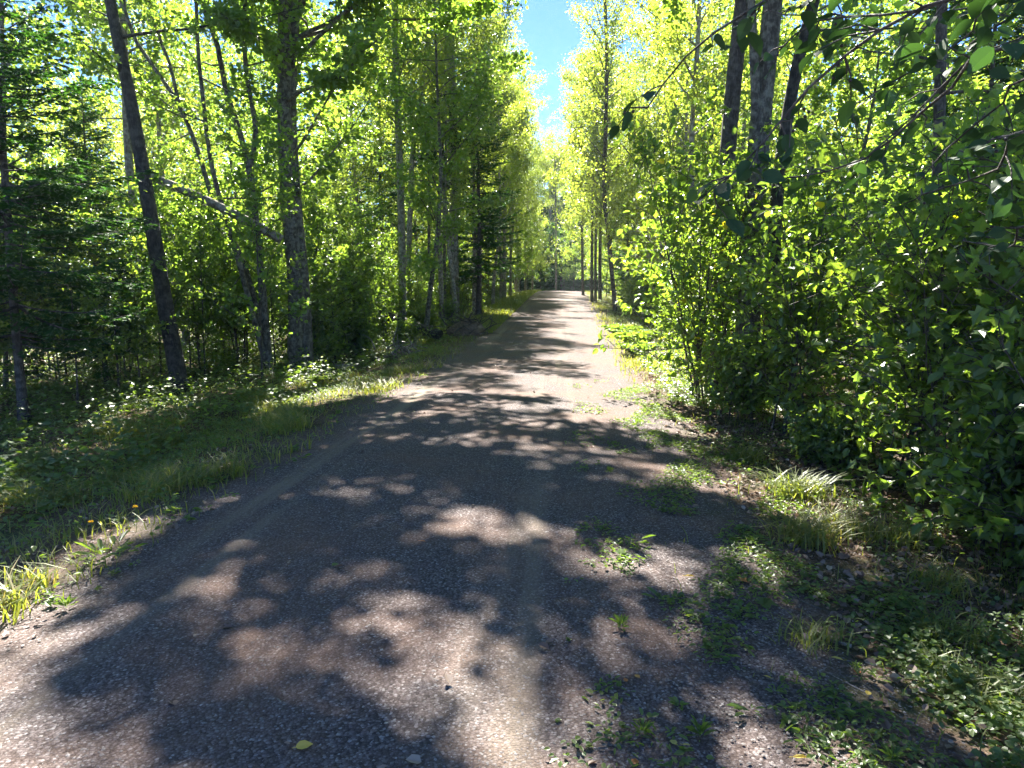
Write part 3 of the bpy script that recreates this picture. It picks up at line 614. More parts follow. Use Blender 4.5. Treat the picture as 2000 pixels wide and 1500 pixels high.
# ------------------------------------------------------------------ hero trunks of the left side
def hero(name, label, cat, stems, bark, crown=None, group=None, base=None):
    """stems: list of (points, r0, r1, flare); crown: list of (stem index, z0, R, style overrides, leaf)"""
    b = Vector(base if base is not None else stems[0][0][0]); gl = Geo(); parts = []
    rng = np.random.default_rng(abs(hash(label)) % 1000 if False else sum(map(ord, label)))
    crown = crown or []
    for k, (pts, r0, r1, fl) in enumerate(stems):
        gw = Geo()
        P = spline([Vector(p) - b for p in pts], .3); rad = r0 + (r1 - r0) * np.linspace(0, 1, len(P)) ** .9
        tube(gw, P, rad, 14 if r0 > .08 else 8, lump=.025, rng=rng, flare=fl)
        for (si, z0, R, kind, over, lf) in crown:
            if si == k:
                st = dict(ST[kind]); st.update(over); grow(gw, gl, rng, P, rad, z0 , R, st)
        parts.append(("trunk" if k == 0 else "stem", gw.mesh("hero_trunk", M_bark[bark], True)))
    if gl.V: parts.append(("crown", gl.mesh("hero_crown", M_leaf[crown[0][5]])))
    return thing(name, label, cat, b, group, 0, 1.0, parts)
def down(p, d=.15): return Vector((p.x, p.y, p.z - d))
B = ground_at(355, 770); Y = B.y
hero("leaning_tree", "dark furrowed trunk leaning left over the left verge grass, the darkest trunk", "tree",
     [([down(B), B, at(320, 580, Y + .1), at(282, 350, Y + .2), at(252, 180, Y + .3), at(215, 0, Y + .4), at(185, -200, Y + .6), at(175, -420, Y + 1)], .165, .07, .9)],
     'dark', [(0, 6.0, 3.0, 'near_maple', dict(limbs=14, lpt=15, sway=(.2, .6)), 'maple')])
B = ground_at(578, 722); Y = B.y
hero("twin_tree", "thick grey twin trunk fused at its base, the stoutest on the left verge", "tree",
     [([down(B), B, at(578, 560, Y), at(562, 380, Y), at(556, 200, Y), at(556, 0, Y), at(560, -250, Y), at(575, -600, Y)], .205, .10, .9),
      ([down(B + Vector((.22, .1, 0))), B + Vector((.22, .1, 0)), at(592, 560, Y + .12), at(578, 400, Y + .12), at(569, 250, Y + .12), at(571, 120, Y + .15), at(588, -100, Y + .3), at(630, -480, Y + .6)], .17, .07, .9)],
     'grey', [(0, 3.8, 3.2, 'near_maple', dict(limbs=26, ls=.12, lpt=18, tmpl='round', sway=(.1, .7)), 'maple'), (1, 6.6, 4.7, 'near_maple', dict(limbs=54, ls=.125, lpt=26, tmpl='round', bias=.8, sway=(.0, .75)), 'maple')])
B = ground_at(285, 700); Y = B.y
hero("pale_tree", "pale peeling trunk close behind the dark leaning trunk", "tree",
     [([down(B), B, at(275, 530, Y), at(262, 400, Y), at(250, 290, Y), at(240, 0, Y), at(236, -350, Y)], .15, .06, 1.0)], 'dead', [(0, 6.5, 2.2, 'maple', {}, 'maple')])
B = at(525, 700, 15.2); B.z = gzf(B.x, B.y); Y = B.y
hero("crooked_maple", "slender crooked maple with many arching stems left of the stout twin trunk", "tree",
     [([down(B), B, at(512, 560, Y), at(486, 330, Y), at(440, 170, Y), at(425, 90, Y), at(388, -20, Y), at(350, -240, Y)], .095, .04, 1.2),
      ([at(486, 330, Y), at(500, 260, Y), at(480, 130, Y), at(478, 0, Y), at(490, -300, Y)], .06, .03, 0),
      ([down(B), at(500, 600, Y + .2), at(470, 500, Y + .3), at(420, 400, Y + .3), at(385, 290, Y + .3), at(350, 205, Y + .3), at(300, 130, Y + .3), at(250, 40, Y + .3), at(200, -200, Y + .4)], .075, .03, 1.2),
      ([at(350, 205, Y + .3), at(330, 120, Y + .3), at(300, 40, Y + .2), at(270, -120, Y + .2)], .045, .02, 0),
      ([down(B), at(490, 600, Y - .2), at(455, 470, Y - .3), at(415, 330, Y - .4), at(395, 180, Y - .4), at(385, 60, Y - .4), at(380, -200, Y - .4)], .07, .03, 1.2)],
     'grey', [(0, 2.2, 1.9, 'near_maple', dict(limbs=12, lpt=12), 'maple'), (1, 1.5, 1.6, 'near_maple', dict(limbs=7, lpt=12), 'maple'), (2, 2.4, 1.6, 'near_maple', dict(limbs=10, lpt=12), 'maple'), (4, 2.2, 1.6, 'near_maple', dict(limbs=9, lpt=12), 'maple')])
Y = 13.9
hero("hung_log", "pale barkless log hung up at a slant behind the dark leaning trunk", "fallen log",
     [([at(296, 345, Y), at(380, 380, Y + .2), at(465, 422, Y + .4), at(550, 468, Y + .8)], (.08), .10, 0)], 'dead')
B = ground_at(12, 770); Y = B.y
hero("thin_tree", "thin mottled trunk at the left edge with vine leaves at its foot", "tree",
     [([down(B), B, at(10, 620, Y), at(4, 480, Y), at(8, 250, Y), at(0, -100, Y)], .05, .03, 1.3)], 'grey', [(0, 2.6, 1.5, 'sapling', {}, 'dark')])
# mid distance trunks on the left
def simple_hero(name, label, pts, Y, w0, w1, bark, z0, R, kind, over=None, leaf=None, gx=None, cat="tree", group=None):
    """pts: pixels from foot to top at distance Y; widths in pixels"""
    f = at(pts[0][0], pts[0][1], Y); b = Vector((f.x, Y, gzf(f.x, Y)))
    return hero(name, label, cat, [([down(b, .2)] + [at(x, y, Y) for x, y in pts[1:]], w0 / 2 * Y / FPX, w1 / 2 * Y / FPX, 1.2)], bark,
                [(0, z0, R, kind, over or {}, leaf or kind)] if kind else None, group)
simple_hero("aspen_tree", "straight pale aspen rising beside the dark fir, leafy only near its top", [(889, 590), (886, 450), (884, 250), (880, 80), (878, 0), (876, -160)], 30, 19, 12, 'pale', 8.5, 2.6, 'aspen')
simple_hero("aspen_tree", "thin pale aspen leaning right above the dark fir's left side", [(790, 600), (800, 440), (806, 300), (822, 180), (834, 90), (845, -80)], 28, 12, 8, 'pale', 7.5, 2.2, 'aspen')
simple_hero("aspen_tree", "grey aspen trunk between the stout twin trunk and the dark fir", [(786, 600), (784, 430), (778, 250), (772, 60), (770, -200)], 25, 16, 10, 'pale', 6.5, 2.4, 'aspen')
simple_hero("dead_snag", "broken grey snag with a splintered top beside the brush pile", [(863, 600), (860, 520), (857, 460), (853, 405)], 27, 11, 8, 'dead', 0, 0, None, cat="dead tree")
for i, (x0, x1, lab) in enumerate(((838, 838, "bare thin pole trunk left of the broken snag"), (868, 866, "bare thin pole trunk just right of the broken snag"))):
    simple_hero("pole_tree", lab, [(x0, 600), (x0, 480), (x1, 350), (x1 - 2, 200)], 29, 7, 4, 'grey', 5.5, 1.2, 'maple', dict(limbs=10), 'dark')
for i, (x, lab) in enumerate(((978, "leftmost pale pole of the clump by the trail bend"), (985, "thickest pale pole in the middle of the clump by the trail bend"), (997, "rightmost pale pole of the clump by the trail bend"))):
    simple_hero("pole_tree", lab, [(x, 590), (x, 480), (x - 1, 330), (x + 2, 180)], 44 + i, (5, 8, 5)[i], 3, 'pale', 7.5, 1.8, 'aspen')
# right side
simple_hero("aspen_tree", "dark slender curved trunk beside the trail on the right", [(1203, 600), (1190, 480), (1180, 380), (1183, 250), (1185, 120), (1180, -40)], 33, 9, 6, 'brown', 2.6, 2.6, 'aspen', group=None)
simple_hero("aspen_tree", "dark upright trunk right of the trail bend, left of the curved trunk", [(1139, 585), (1137, 480), (1137, 300), (1132, 120)], 46, 5.5, 4, 'grey', 1.6, 2.6, 'aspen')
for i, (x, lab) in enumerate(((1156, "left of three grey trunks in shade below fir boughs on the right"), (1163, "middle of three grey trunks in shade below fir boughs on the right"), (1172, "right of three grey trunks in shade below fir boughs on the right"))):
    simple_hero("aspen_tree", lab, [(x, 600), (x, 500), (x + 3, 300), (x + 4, 100)], 39 + i * .7, (6, 6, 7)[i], 4, 'grey', 4.0, 2.4, 'aspen')
Y = 10.5
def foot(px, Y): p = at(px, 800, Y); return Vector((p.x, Y, gzf(p.x, Y)))
hero("shrubbed_tree", "straight mottled trunk, left of three big trunks rising out of the shrubs", "tree",
     [([down(foot(1395, Y + .8)), at(1408, 520, Y + .8), at(1425, 250, Y + .8), at(1450, 0, Y + .8), at(1475, -300, Y + .9), at(1500, -620, Y + 1)], .15, .08, 1.0)], 'brown', [(0, 6.8, 3.6, 'near_maple', dict(limbs=14, lpt=15, ls=.12, tmpl='round', sway=(3.2, .9)), 'maple')])
hero("forked_tree", "thick pale-edged forked trunk, middle of three rising from the shrubs", "tree",
     [([down(foot(1455, Y)), at(1468, 480, Y), at(1485, 240, Y), at(1510, 0, Y), at(1530, -250, Y), at(1555, -600, Y)], .19, .09, 1.0),
      ([at(1476, 360, Y), at(1476, 200, Y - .1), at(1470, 60, Y - .2), at(1462, -60, Y - .3), at(1440, -380, Y - .5)], .075, .04, 0)], 'grey',
     [(0, 6.8, 4.6, 'near_maple', dict(limbs=29, lpt=20, ls=.12, tmpl='round', sway=(3.1, .95)), 'maple')])
hero("slanted_tree", "dark trunk slanting right, rightmost of three big trunks in the shrubs", "tree",
     [([down(foot(1500, Y + .5)), at(1515, 420, Y + .5), at(1548, 170, Y + .5), at(1590, 0, Y + .5), at(1640, -250, Y + .6), at(1700, -560, Y + .8)], .12, .06, 1.0)], 'dark', [(0, 5.2, 2.8, 'near_maple', dict(limbs=12, lpt=7, ls=.11, tmpl='round'), 'maple')])
hero("short_trunk_tree", "short visible stretch of dark upright trunk within the right shrubs", "tree",
     [([down(foot(1822, 8.8)), at(1824, 700, 8.8), at(1828, 540, 8.8), at(1832, 350, 8.8), at(1840, 0, 8.8), at(1850, -300, 8.8)], .085, .05, 1.0)], 'brown', [(0, 3.6, 1.6, 'near_maple', dict(limbs=9, lpt=9), 'maple')])

for i, (x, y, k, lab) in enumerate(((-4.9, 23.5, 1, "leafy maple reaching over the trail behind the stout twin trunk"), (-4.7, 28.5, 0, "leafy aspen reaching over the trail just before the dark fir"), (-4.6, 35.5, 1, "leafy aspen reaching over the trail just past the dark fir"), (-4.3, 45, 0, "leafy aspen reaching over the trail beyond the pale pole clump"), (-4.4, 32, 1, "aspen with pale trunk right beside the dark fir"), (-4.3, 39, 0, "aspen before the pale pole clump, its crown over the trail"), (-4.3, 50, 1, "aspen past the pole clump, its crown over the trail"), (-4.2, 56, 0, "aspen at the trail crest on the left"), (3.6, 20.5, 1, "leafy aspen behind the pale ferns on the right"))):  # left-hand trees added so their crowns shade the trail
    place("aspen_tree" if i else "maple_tree", 'aspen', ASPEN[k] if i else MAPLE[2], x, y, lab, "aspen tree" if i else "maple tree", None, .95 if i else 1.0)
for i, (px, Y) in enumerate(((1040, 66), (1058, 98), (1082, 106), (1108, 98), (1026, 58), (1150, 84), (1074, 90))):
    place("aspen_tree", 'aspen', ASPEN[(2, 0, 3, 0, 2, 3, 3)[i]], at(px, 560, Y).x, Y, ("leafy aspen left of the lone grey trunk at the trail's end", "leafy aspen nearly hiding the dark firs at the trail's end", "slim aspen low in the sky gap over the trail's end", "yellow-green aspen right of the sky gap over the trail's end", "leafy aspen at the left bend where the trail disappears", "leafy aspen filling the space behind the two dark upright trunks", "tall hazy aspen closing the foot of the sky gap")[i], "aspen tree", None, (.95, 1.35, 1.3, 1.25, .9, 1, 1.3)[i])
# wood lying about: cut log, brush piles, fallen dark trunk, snapped twigs
def cut_log():
    p = ground_at(678, 722); g = Geo(); rngc = np.random.default_rng(3)
    P = np.linspace((-.33, .02, .08), (.33, -.03, .075), 8); tube(g, P, [.05, .06, .062, .065, .063, .06, .055, .04], 10, lump=.06, rng=rngc)
    o = thing("cut_log", "short pale split log lying in the grass right of the twin trunk", "log", p, None, .1, 1, [("wood", g.mesh("log", M_bark['dead'], True))])
cut_log()
def brush_pile(name, label, cat, px, py, Yd, w, h, n, seed, bark='brown', soil=True):
    p = at(px, py, Yd); p.z = gzf(p.x, p.y); rngb = np.random.default_rng(seed); g = Geo(); parts = []
    if soil:
        gs = Geo(); th = np.linspace(0, 2 * PI, 25)[:-1]; ph = np.linspace(.02, PI / 2, 9)
        V = [[w * .42 * math.cos(a) * math.sin(q) * (1 + .2 * math.sin(3 * a + q * 4) + rngb.normal(0, .06)), w * .30 * math.sin(a) * math.sin(q) * (1 + rngb.normal(0, .08)), h * .5 * math.cos(q) * (1 + .12 * math.sin(a * 2)) - .05] for q in ph for a in th]
        F = [(i * 24 + j, i * 24 + (j + 1) % 24, (i + 1) * 24 + (j + 1) % 24, (i + 1) * 24 + j) for i in range(8) for j in range(24)]
        gs.add(V, F); parts.append(("root_soil", gs.mesh("soil", M_soilroot, True)))
    for k in range(n):
        a = rngb.uniform(0, 6.3); c = np.array([rngb.normal(0, w * .2), rngb.normal(0, w * .15), rngb.uniform(.05, h * .6)]); L = rngb.uniform(.3, .8) * w * .7
        d = nrm(np.array([math.cos(a), .5 * math.sin(a), rngb.uniform(-.3, .8)])); q = [c]
        for s_ in range(5): d = nrm(d + rngb.normal(0, .22, 3)); q.append(q[-1] + d * L / 5)
        q = np.array(q); q[:, 2] = np.maximum(q[:, 2], .02); tube(g, q, np.linspace(rngb.uniform(.008, .03), .004, 6), 5, cap=False)
    parts.append(("roots", g.mesh("roots", M_bark[bark], True))); thing(name, label, cat, p, None, 0, 1, parts)
brush_pile("root_ball", "upturned root ball with reddish roots beside the trail's left edge", "root ball", 915, 640, 22, 1.5, .95, 90, 61)
brush_pile("brush_pile", "low heap of grey stumps and broken branches, nearer than the root ball", "brush pile", 790, 690, 17.5, 1.3, .5, 40, 62, 'dead')
B = at(770, 640, 22.5)
hero("fallen_trunk", "dark fallen trunk lying in shade behind the brush heap", "fallen log", [([Vector((B.x - 2.4, 23.4, gzf(B.x - 2.4, 23.4) + 1.5)), Vector((B.x, 22.6, gzf(B.x, 22.6) + .75)), Vector((B.x + 1.6, 22, gzf(B.x + 1.6, 22) + .15))], .13, .17, 0)], 'dark')
def twig(px, py, L, a, lab, bark='dead', r=.003):
    p = ground_at(px, py); g = Geo(); d = np.array([math.cos(a), math.sin(a), 0]); n = np.array([-d[1], d[0], 0])
    tube(g, [-d * L / 2 + [0, 0, r + .004], n * L * .04 + [0, 0, r + .008], d * L / 2 + [0, 0, r + .004]], [r, r * .9, r * .5], 6); thing("twig", lab, "twig", p, "loose twigs on the ground", 0, 1, [("wood", g.mesh("twig", M_bark[bark], True))])
for a in ((610, 1327, .05, 1.2, "pale splinter lying on the gravel left of centre"), (545, 1375, .035, 2.4, "tiny pale chip in the shade near the bottom left"), (1655, 1340, .20, 2.2, "longest thin pale twig pointing at the ground cover"), (1640, 1262, .10, 2.6, "flat pale bark scrap beside the yellow leaf", 'dead', .010), (1150, 1445, .03, 1.9, "small pale splinter near the bottom centre"), (1570, 1180, .30, 2.3, "dark twig below the big pale green leaf", 'brown')):
    twig(*a)
def fern(x, y, sc, lab, seed):
    rngf = np.random.default_rng(seed); g = Geo()
    for k in range(11):
        a = k * 2.399; L = rngf.uniform(.55, .85); m = 16; t = np.linspace(.12, 1, m); dx = np.array([math.cos(a), math.sin(a), 0]); sd = np.array([-dx[1], dx[0], 0])
        c = dx * (L * .75 * t ** 1.1)[:, None]; c[:, 2] += L * (.95 * t - .62 * t * t); 
        for sg in (-1, 1):
            leaves(g, c, nrm(sd * sg + dx * .3 + rngf.normal(0, .08, c.shape)), rdir(rngf, m, 3), L * .30 * np.sin(PI * np.clip(t * .85 + .12, 0, 1)) + .02, 'lance', np.clip(rngf.normal(.6, .1, m), 0, 1))
    thing("fern", lab, "fern", (x, y, gzf(x, y)), "pale ferns on the right verge", seed, sc, [("fronds", g.mesh("fronds", M_leaf['herb']))])
for i, (px, Y, lab) in enumerate(((1215, 22, "pale fern nearest the curved trunk's foot"), (1235, 19.5, "largest pale fern on the right verge"), (1262, 21, "pale fern behind the largest fern"), (1250, 17, "pale fern in front of the largest fern"), (625, 13.6, "yellowing fern at the foot of the stout twin trunk"))):
    fern(at(px, 600, Y).x, Y, 1.25 if i < 4 else .6, lab, 70 + i)
T_ = foot(1000, 5.4); T_.x = 4.5; T_.z = gzf(4.5, 5.4)  # unseen maple, added to shade the overhanging branches and the near trail
hero("shade_maple", "maple standing just beyond the right edge, its crown over the near trail", "tree",
     [([down(T_), T_ + Vector((0, 0, 3)), T_ + Vector((-.3, 0, 6)), T_ + Vector((-.7, .2, 9.5))], .11, .04, 1.0)], 'grey', [(0, 5.6, 2.6, 'near_maple', dict(limbs=22, lpt=10, tmpl='round', sway=(2.6, .7)), 'maple')])
for i, (x, y, k, lab) in enumerate(((-3.6, 50, 2, "sapling with low green boughs at the crest, left of the trail"), (-3.9, 46, 0, "leafy sapling before the crest sapling, left of the trail"), (-3.5, 57, 2, "farthest leafy sapling left of the trail's end"), (1.9, 50, 0, "leafy sapling at the crest, right of the trail"), (2.2, 45, 2, "tall sapling right of the dark upright trunk"), (1.7, 57, 2, "farthest leafy sapling right of the trail's end"), (-3.4, 62, 2, "sapling half sunk behind the crest on the left"), (1.6, 63, 2, "sapling half sunk behind the crest on the right"), (.15, 63.5, 0, "leafy sapling before the small dark firs, right of the lone grey trunk"), (-.7, 66, 2, "taller leafy sapling touching the lone grey trunk's right side"), (-2.9, 66.5, 2, "leafy sapling just left of the lone grey trunk"))):
    place("sapling", 'sapling', SAPL[k], x, y, lab, "sapling", "saplings at the trail's end", 1.25)
for i, (px, Y) in enumerate(((1066, 74), (1080, 72), (1096, 69), (1113, 71), (1126, 75))):
    place("fir_tree", 'fir', MIDFIR, at(px, 560, Y).x, Y, ("small dark fir left of the lone grey trunk at the trail's end", "small dark fir right before the lone grey trunk at the trail's end", "small dark fir in the middle of the trail's far opening", "small dark fir filling the right of the trail's far opening", "small dark fir behind the dark upright trunk")[i], "fir tree", "small dark firs at the trail's end", (1, .9, .8, .9, 1)[i])
# firs placed one by one
R_ = random.Random(9)
place("fir_tree", 'fir', FIR[0], at(935, 560, 31).x, 31, "tall dark fir standing close to the trail's left side", "fir tree", None, 1.0)
place("fir_tree", 'fir', FIR[1], at(1225, 560, 42).x, 42, "pale lit fir with low drooping boughs on the right", "fir tree", None, .95)
NEARFIR = fir_mesh(150, 9.5, 2.1, 1.3, .065, True, deadz=3.2)
place("spruce_tree", 'fir', NEARFIR, at(30, 560, 9.8).x, 9.8, "dark shaded spruce filling the picture's upper left corner", "spruce tree", None, 1.0)
place("spruce_tree", 'fir', NEARFIR, at(190, 560, 13).x, 13, "dark spruce between the corner spruce and the leaning trunk", "spruce tree", None, .62)
place("spruce_tree", 'fir', NEARFIR, at(1905, 500, 14).x, 14, "dark spruce behind the right shrubs with sky gaps beside it", "spruce tree", None, 1.0)

# ------------------------------------------------------------------ rows of woodland trees
ORD = ["first", "second", "third", "fourth", "fifth", "sixth", "seventh", "eighth", "ninth", "tenth", "eleventh", "twelfth", "thirteenth", "fourteenth", "fifteenth", "sixteenth", "seventeenth", "eighteenth"]
def row(side, rown, x0, x1, ys, mix, seed, rowword):
    rr = random.Random(seed); cnt = {}
    for y in ys:
        yy = y + rr.uniform(-1, 1); x = side * rr.uniform(x0, x1) - 1.05; k = rr.choice(mix)
        kind, fam = {'a': ('aspen', ASPEN), 'm': ('maple', MAPLE), 'f': ('fir', FIR)}[k]
        v = rr.randrange(len(fam)); s = rr.uniform(.85, 1.12); cnt[kind] = cnt.get(kind, 0) + 1
        look = {'aspen': "tall pale aspen", 'maple': "leafy maple", 'fir': "dark fir"}[kind]
        lab = f"{look}, {ORD[cnt[kind] - 1]} {kind} along in the {rowword} {'left' if side < 0 else 'right'} of the trail"
        place(kind + "_tree", kind, fam[v], x, yy, lab, kind + " tree", f"{kind} trees in the {rowword} {'left' if side < 0 else 'right'} of the trail", s)
row(-1, 1, 3.9, 4.8, [36, 42, 49, 56, 64, 74], 'aamf', 1, "front row")
row(1, 1, 4.4, 5.2, [27, 31, 37, 44, 51, 59, 68], 'aaama', 2, "front row")
row(-1, 2, 7.0, 9.0, [25, 30, 36, 39, 44, 50, 57, 66], 'mamaf', 3, "second row")
row(1, 2, 7.0, 9.0, [17, 21, 25, 30, 32, 37, 42, 48, 56, 66], 'amama', 4, "second row")
row(-1, 3, 11, 15, [17, 22, 27, 33, 39, 45, 52, 60, 70], 'mamf', 5, "third row")
row(1, 3, 11, 15, [13, 17, 22, 28, 33, 39, 46, 54, 64], 'mama', 6, "third row")
row(-1, 4, 18, 28, [20, 26, 33, 40, 50, 60, 70], 'ma', 7, "back row")
row(1, 4, 18, 28, [14, 20, 26, 33, 40, 50, 60, 70], 'ma', 8, "back row")
# the dark firs that close the view past the crest
for i, (px, Y) in enumerate(((1058, 84), (1078, 92), (1100, 88), (1120, 82), (1092, 108), (1035, 96), (1140, 100), (1015, 90), (1160, 92), (1185, 84), (1215, 78), (1245, 90), (985, 82), (955, 92))):
    place("fir_tree", 'fir', BIGFIR, at(px, 560, Y).x, Y, "dark distant fir " + ("just left of", "behind", "just right of", "right of", "tallest behind", "left of", "well right of", "further left of", "second to the right behind", "third right of", "fourth right of", "far right of", "fourth left of", "farthest left of")[i] + " the lone grey trunk at the trail's end", "fir tree", "dark firs at the far end of the trail", (.62, .8, .68, .75, .8, .85, .85, 1.0, 1.0, .8, .8, .9, .85, .9)[i])
simple_hero("aspen_tree", "lone grey trunk against the dark firs at the trail's far end", [(1086, 590), (1086, 520), (1085, 420), (1084, 300)], 66, 4, 3, 'pale', 9, 2.4, 'aspen')

# saplings and low bushes under the trees
def understory(side, spots, seed, where):
    rr = random.Random(seed); cnt = 0
    for x, y in spots:
        x += rr.uniform(-.5, .5); y += rr.uniform(-.6, .6); k = rr.randrange(3)
        if side < 0 and y < 16 and min(abs(1115 + x / y * FPX - q) for q in (350, 590)) < 75: x -= 2.6
        o = place("sapling", 'sapling', SAPL[k], x, y, None, "sapling", "saplings in the understory " + where, rr.uniform(.8, 1.2), rng=rr)
        later(o, ("broad-leaved", "short lobe-leaved", "tall round-leaved")[k] + " sapling " + beside(x, y))
rr = random.Random(77)
understory(-1, [(-1.05 - rr.uniform(4.4 if y > 15 else 6.5, 13), y) for y in np.linspace(9, 40, 78)], 31, "left of the trail")
understory(-1, [(-1.05 - rr.uniform(4.8, 9.5), y) for y in np.linspace(13, 22, 24)], 33, "left of the trail")
understory(1, [(-1.05 + rr.uniform(6.0, 14), y) for y in np.linspace(6, 44, 34)], 32, "right of the trail")
for k in range(30):
    y = 17 + k * 1.5; x = -1.05 - rr.uniform(3.6, 4.8) * (1 if k % 2 else 1.25)
    o = place("low_bush", 'bush', LOWB[k % 2], x, y, None, "bush", "low bushes along the left wood edge", rr.uniform(.6, 1.1), rng=rr); later(o, ("knee-high leafy bush ", "low rounded bush ")[k % 2] + beside(x, y))
for k in range(18):
    y = 15 + k * 2.4; x = -1.05 + rr.uniform(4.0, 5.2)
    o = place("low_bush", 'bush', LOWB[k % 2], x, y, None, "bush", "low bushes along the right wood edge", rr.uniform(.8, 1.5), rng=rr); later(o, ("knee-high leafy bush ", "low rounded bush ")[k % 2] + beside(x, y))

# the big shrubs on the right
SH = [(4.4, 4.2, 1, "low leafy shrub cut by the right edge of the picture"), (3.3, 6.0, 3, "low front shrub with pale glinting leaves above the brown leaf litter"),
      (1.95, 10.6, 2, "tall sunlit shrub hanging over the trail's right edge, yellow-green leaves"), (2.55, 8.6, 0, "shrub left of the forked trunk's foot with bright glossy leaves"),
      (3.3, 7.1, 0, "large broad-leaved shrub in front of the three big trunks"), (4.3, 5.5, 4, "broad-leaved shrub over the grass clumps, pale leaf glints"),
      (3.6, 4.4, 3, "shrub at the right edge with leafy upright stems near the ground"), (3.6, 12.4, 2, "tall shrub behind the sunlit one, half hidden"),
      (4.6, 9.6, 2, "tall shrub right of the three big trunks"), (5.0, 7.7, 4, "dark leafy shrub around the short dark trunk"),
      (6.4, 8.6, 3, "tall back shrub between the dark trunk and the spruce"), (6.2, 11.3, 2, "tall back shrub behind the slanting trunk"),
      (2.9, 14.4, 0, "rounded shrub beside the pale ferns"), (3.2, 17.6, 1, "small rounded shrub beyond the pale ferns")]
SHL = [(-6.6, 16.6, 3, "leafy shrub just right of the stout twin trunk"), (-5.7, 18.8, 4, "small-leaved shrub behind the cut log"), (-7.4, 20.5, 0, "broad-leaved shrub behind the brush heap"), (-5.6, 26.0, 4, "shrub behind the upturned root ball"),
       (-6.4, 24.0, 3, "shrub beside the dark fallen trunk"), (-5.0, 30.0, 1, "small shrub at the dark fir's foot"), (-8.6, 17.4, 4, "tall shrub left behind the twin trunk's right neighbour"), (-4.9, 34.0, 4, "shrub beyond the dark fir on the left"), (-9.6, 14.2, 3, "lobe-leaved shrub behind the dark leaning trunk")]
for i, (x, y, k, lab) in enumerate(SHL):
    place("broadleaf_shrub", 'shrub', BUSH[k], x, y, lab, "shrub", "broadleaf shrubs left of the trail", (.7, .6, .8, .6, .75, .7, .9, .8, .8)[i], rng=rr)
for i, (x, y, k, lab) in enumerate(((2.75, 4.9, 0, "low bush at the foot of the right shrubs, above the grass clumps"), (3.0, 3.7, 1, "low bush at the right edge below the upright stems"), (2.6, 7.2, 1, "low bush left of the front shrub on the leaf litter"), (2.35, 9.2, 0, "low bush under the sunlit shrub's left side"), (3.3, 4.6, 0, "low bush between the right edge and the front shrub"))):
    place("low_bush", 'bush', LOWB[k], x, y, lab, "bush", "low bushes before the right shrubs", (.8, .8, .6, .8, 1.1)[i], rng=rr)
for i, (x, y, k, lab) in enumerate(SH):
    place("broadleaf_shrub", 'shrub', BUSH[k], x, y, lab, "shrub", "broadleaf shrubs along the right edge", 1.0 + .05 * (i % 3 - 1), rng=rr)

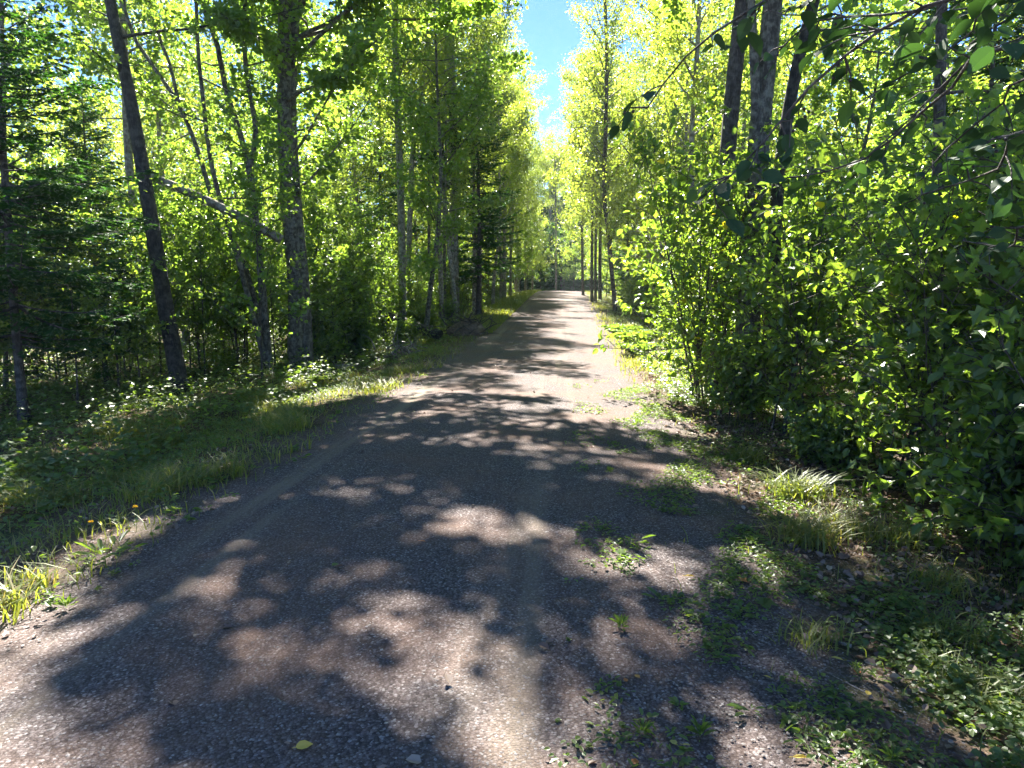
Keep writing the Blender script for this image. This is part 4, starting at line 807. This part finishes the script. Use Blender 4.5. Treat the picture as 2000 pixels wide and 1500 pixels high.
# the near overhanging branches: a tall shrub whose stems stand just outside the picture on the right
def overhang():
    rng = np.random.default_rng(400); b = Vector((2.75, 1.3, gzf(2.75, 1.3))); gw, gl, gb = Geo(), Geo(), Geo()
    runs = [[(2.6, 1.5, 2.4), at(1990, -40, 2.3), at(1650, 110, 2.5), at(1480, 290, 2.6), at(1395, 375, 2.6)],
            [(2.6, 1.5, 2.6), at(1820, -160, 2.4), at(1480, 10, 2.6), at(1340, 110, 2.7), at(1265, 210, 2.7)],
            [(2.6, 1.5, 2.2), at(2060, 60, 2.2), at(1860, 170, 2.5), at(1690, 310, 2.8), at(1560, 345, 3.0)],
            [(2.6, 1.5, 2.5), at(2040, -60, 2.5), at(1800, 20, 2.8), at(1600, 40, 3.1), at(1530, 90, 3.2)],
            [(2.6, 1.5, 2.0), at(2090, 230, 2.3), at(1950, 330, 2.7), at(1800, 380, 3.1)],
            [(2.6, 1.5, 2.7), at(2000, -120, 2.9), at(1900, 60, 3.4), at(1760, 150, 3.8), at(1660, 210, 4.0)],
            [(2.6, 1.5, 2.6), at(2060, -10, 2.7), at(1900, 110, 3.0), at(1780, 230, 3.2), at(1700, 300, 3.3)], [(2.6, 1.5, 2.4), at(2080, 120, 2.9), at(1960, 200, 3.2), at(1850, 290, 3.5), at(1800, 350, 3.6)],
            [(2.6, 1.5, 2.8), at(1900, -150, 3.0), at(1700, -40, 3.2), at(1580, 30, 3.3), at(1500, 20, 3.4)], [(2.6, 1.5, 2.8), at(2060, -90, 3.4), at(1980, 0, 3.6), at(1860, 20, 3.8), at(1740, 70, 4.0)],
            [(2.7, 1.6, 1.9), at(2080, 420, 2.8), at(1980, 480, 3.2), at(1880, 470, 3.6)]]
    berries = []; pts = []
    for k in range(5):
        a = rng.uniform(0, 6.3)
        P = spline([(rng.normal(0, .12), rng.normal(0, .12), -.1), (rng.normal(0, .2), rng.normal(0, .2), 1.2), Vector((2.6, 1.5, 1.9 + .17 * k)) - b, (.3 * math.cos(a), .3 * math.sin(a), 3.6)], .2)
        tube(gw, P, np.linspace(.018, .006, len(P)), 6, cap=False)
    for run in runs:
        P = spline([Vector(p) - b for p in run], .12); tube(gw, P, np.linspace(.011, .003, len(P)), 6, cap=False)
        n0 = int(len(P) * .22)
        for i in range(n0, len(P)):
            for s in range(2):
                if rng.uniform() < .62:
                    d = nrm(rdir(rng, 1)[0] * [1, 1, .5] + nrm(P[i] - P[i - 1]) * .8); L = rng.uniform(.12, .36) * (1 - .65 * i / len(P))
                    q = [P[i], P[i] + d * L * .5 + rng.normal(0, .01, 3), P[i] + d * L - [0, 0, .03]]
                    tube(gw, q, [.004, .003, .0015], 4, cap=False); m = int(L / .06) + 1
                    for j in range(m):
                        t = (j + 1) / m; pts.append((q[0] * (1 - t) + q[2] * t, d, j % 2 * 2 - 1))
                    if rng.uniform() < .3:
                        for _ in range(rng.integers(2, 5)):
                            c = q[1] + rng.normal(0, .018, 3) - [0, 0, .015]; th = np.linspace(0, PI, 6)
                            berries.append(c)
    if True:
        C = np.array([p[0] for p in pts]); D = np.array([p[1] for p in pts]); sg = np.array([p[2] for p in pts])[:, None]
        side = nrm(np.cross(D, [0, 0, 1.0])); U = nrm(D * .6 + side * sg * .8 + rng.normal(0, .2, C.shape) - [0, 0, .35])
        leaves(gl, C, U, rdir(rng, len(C), 1.7), rng.uniform(.045, .092, len(C)), 'big', np.clip(rng.normal(.35, .15, len(C)), 0, 1))
    th = np.linspace(0, PI, 7); tube(gb, [[0, 0, .0062 * math.cos(t)] for t in th], .0062 * np.sin(th) + 1e-4, 10); bm_ = gb.mesh("berry", M_berry, True)
    o = thing("overhanging_shrub", "dark overhanging branches with berries across the top right corner, nearest the camera", "shrub", b, None, 0, 1,
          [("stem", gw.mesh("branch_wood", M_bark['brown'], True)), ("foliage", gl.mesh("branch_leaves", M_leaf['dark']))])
    for c in berries[:96]: link("berry", bm_, o, tuple(c))
overhang()

# far woods beyond the last trees: one mass
def far_woods():
    g = Geo(); rng = np.random.default_rng(8); n = 16000
    a = np.concatenate([rng.uniform(-1.25, -.12, n // 2), rng.uniform(.07, 1.2, n // 2)]); r = rng.uniform(42, 105, n)
    x = np.sin(a) * r; y = np.cos(a) * r; h = rng.uniform(0, 1, n) ** .9 * rng.uniform(10, 17, n)
    k = 34; C = np.repeat(np.stack([x, y, gz(x, y) + h], 1), k, 0); C += rng.normal(0, .75, C.shape)
    leaves(g, C, rdir(rng, len(C)), rdir(rng, len(C), .6), rng.uniform(.16, .34, len(C)), 'rhomb', np.clip(np.repeat(rng.normal(.5, .2, n), k) + rng.normal(0, .12, len(C)), 0, 1))
    stuff("woods", g, M_leaf['aspen'])
far_woods()

def haze():
    m, nt, N, out = new_mat("haze_air"); v = N("ShaderNodeVolumePrincipled"); v.inputs["Color"].default_value = (0.78, 0.92, 1, 1)
    v.inputs["Density"].default_value = 0.0005; v.inputs["Anisotropy"].default_value = 0.1; nt.links.new(v.outputs[0], out.inputs["Volume"])
    g = Geo(); x, y0, y1, z0, z1 = 130, -30, 130, -5, 26
    V = [(a, b, c) for c in (z0, z1) for b in (y0, y1) for a in (-x, x)]
    g.add(V, [(0, 2, 3, 1), (4, 5, 7, 6), (0, 1, 5, 4), (2, 6, 7, 3), (0, 4, 6, 2), (1, 3, 7, 5)]); stuff("haze", g, m)
haze()
for o_, base_ in WEEDS: later(o_, base_)
settle()
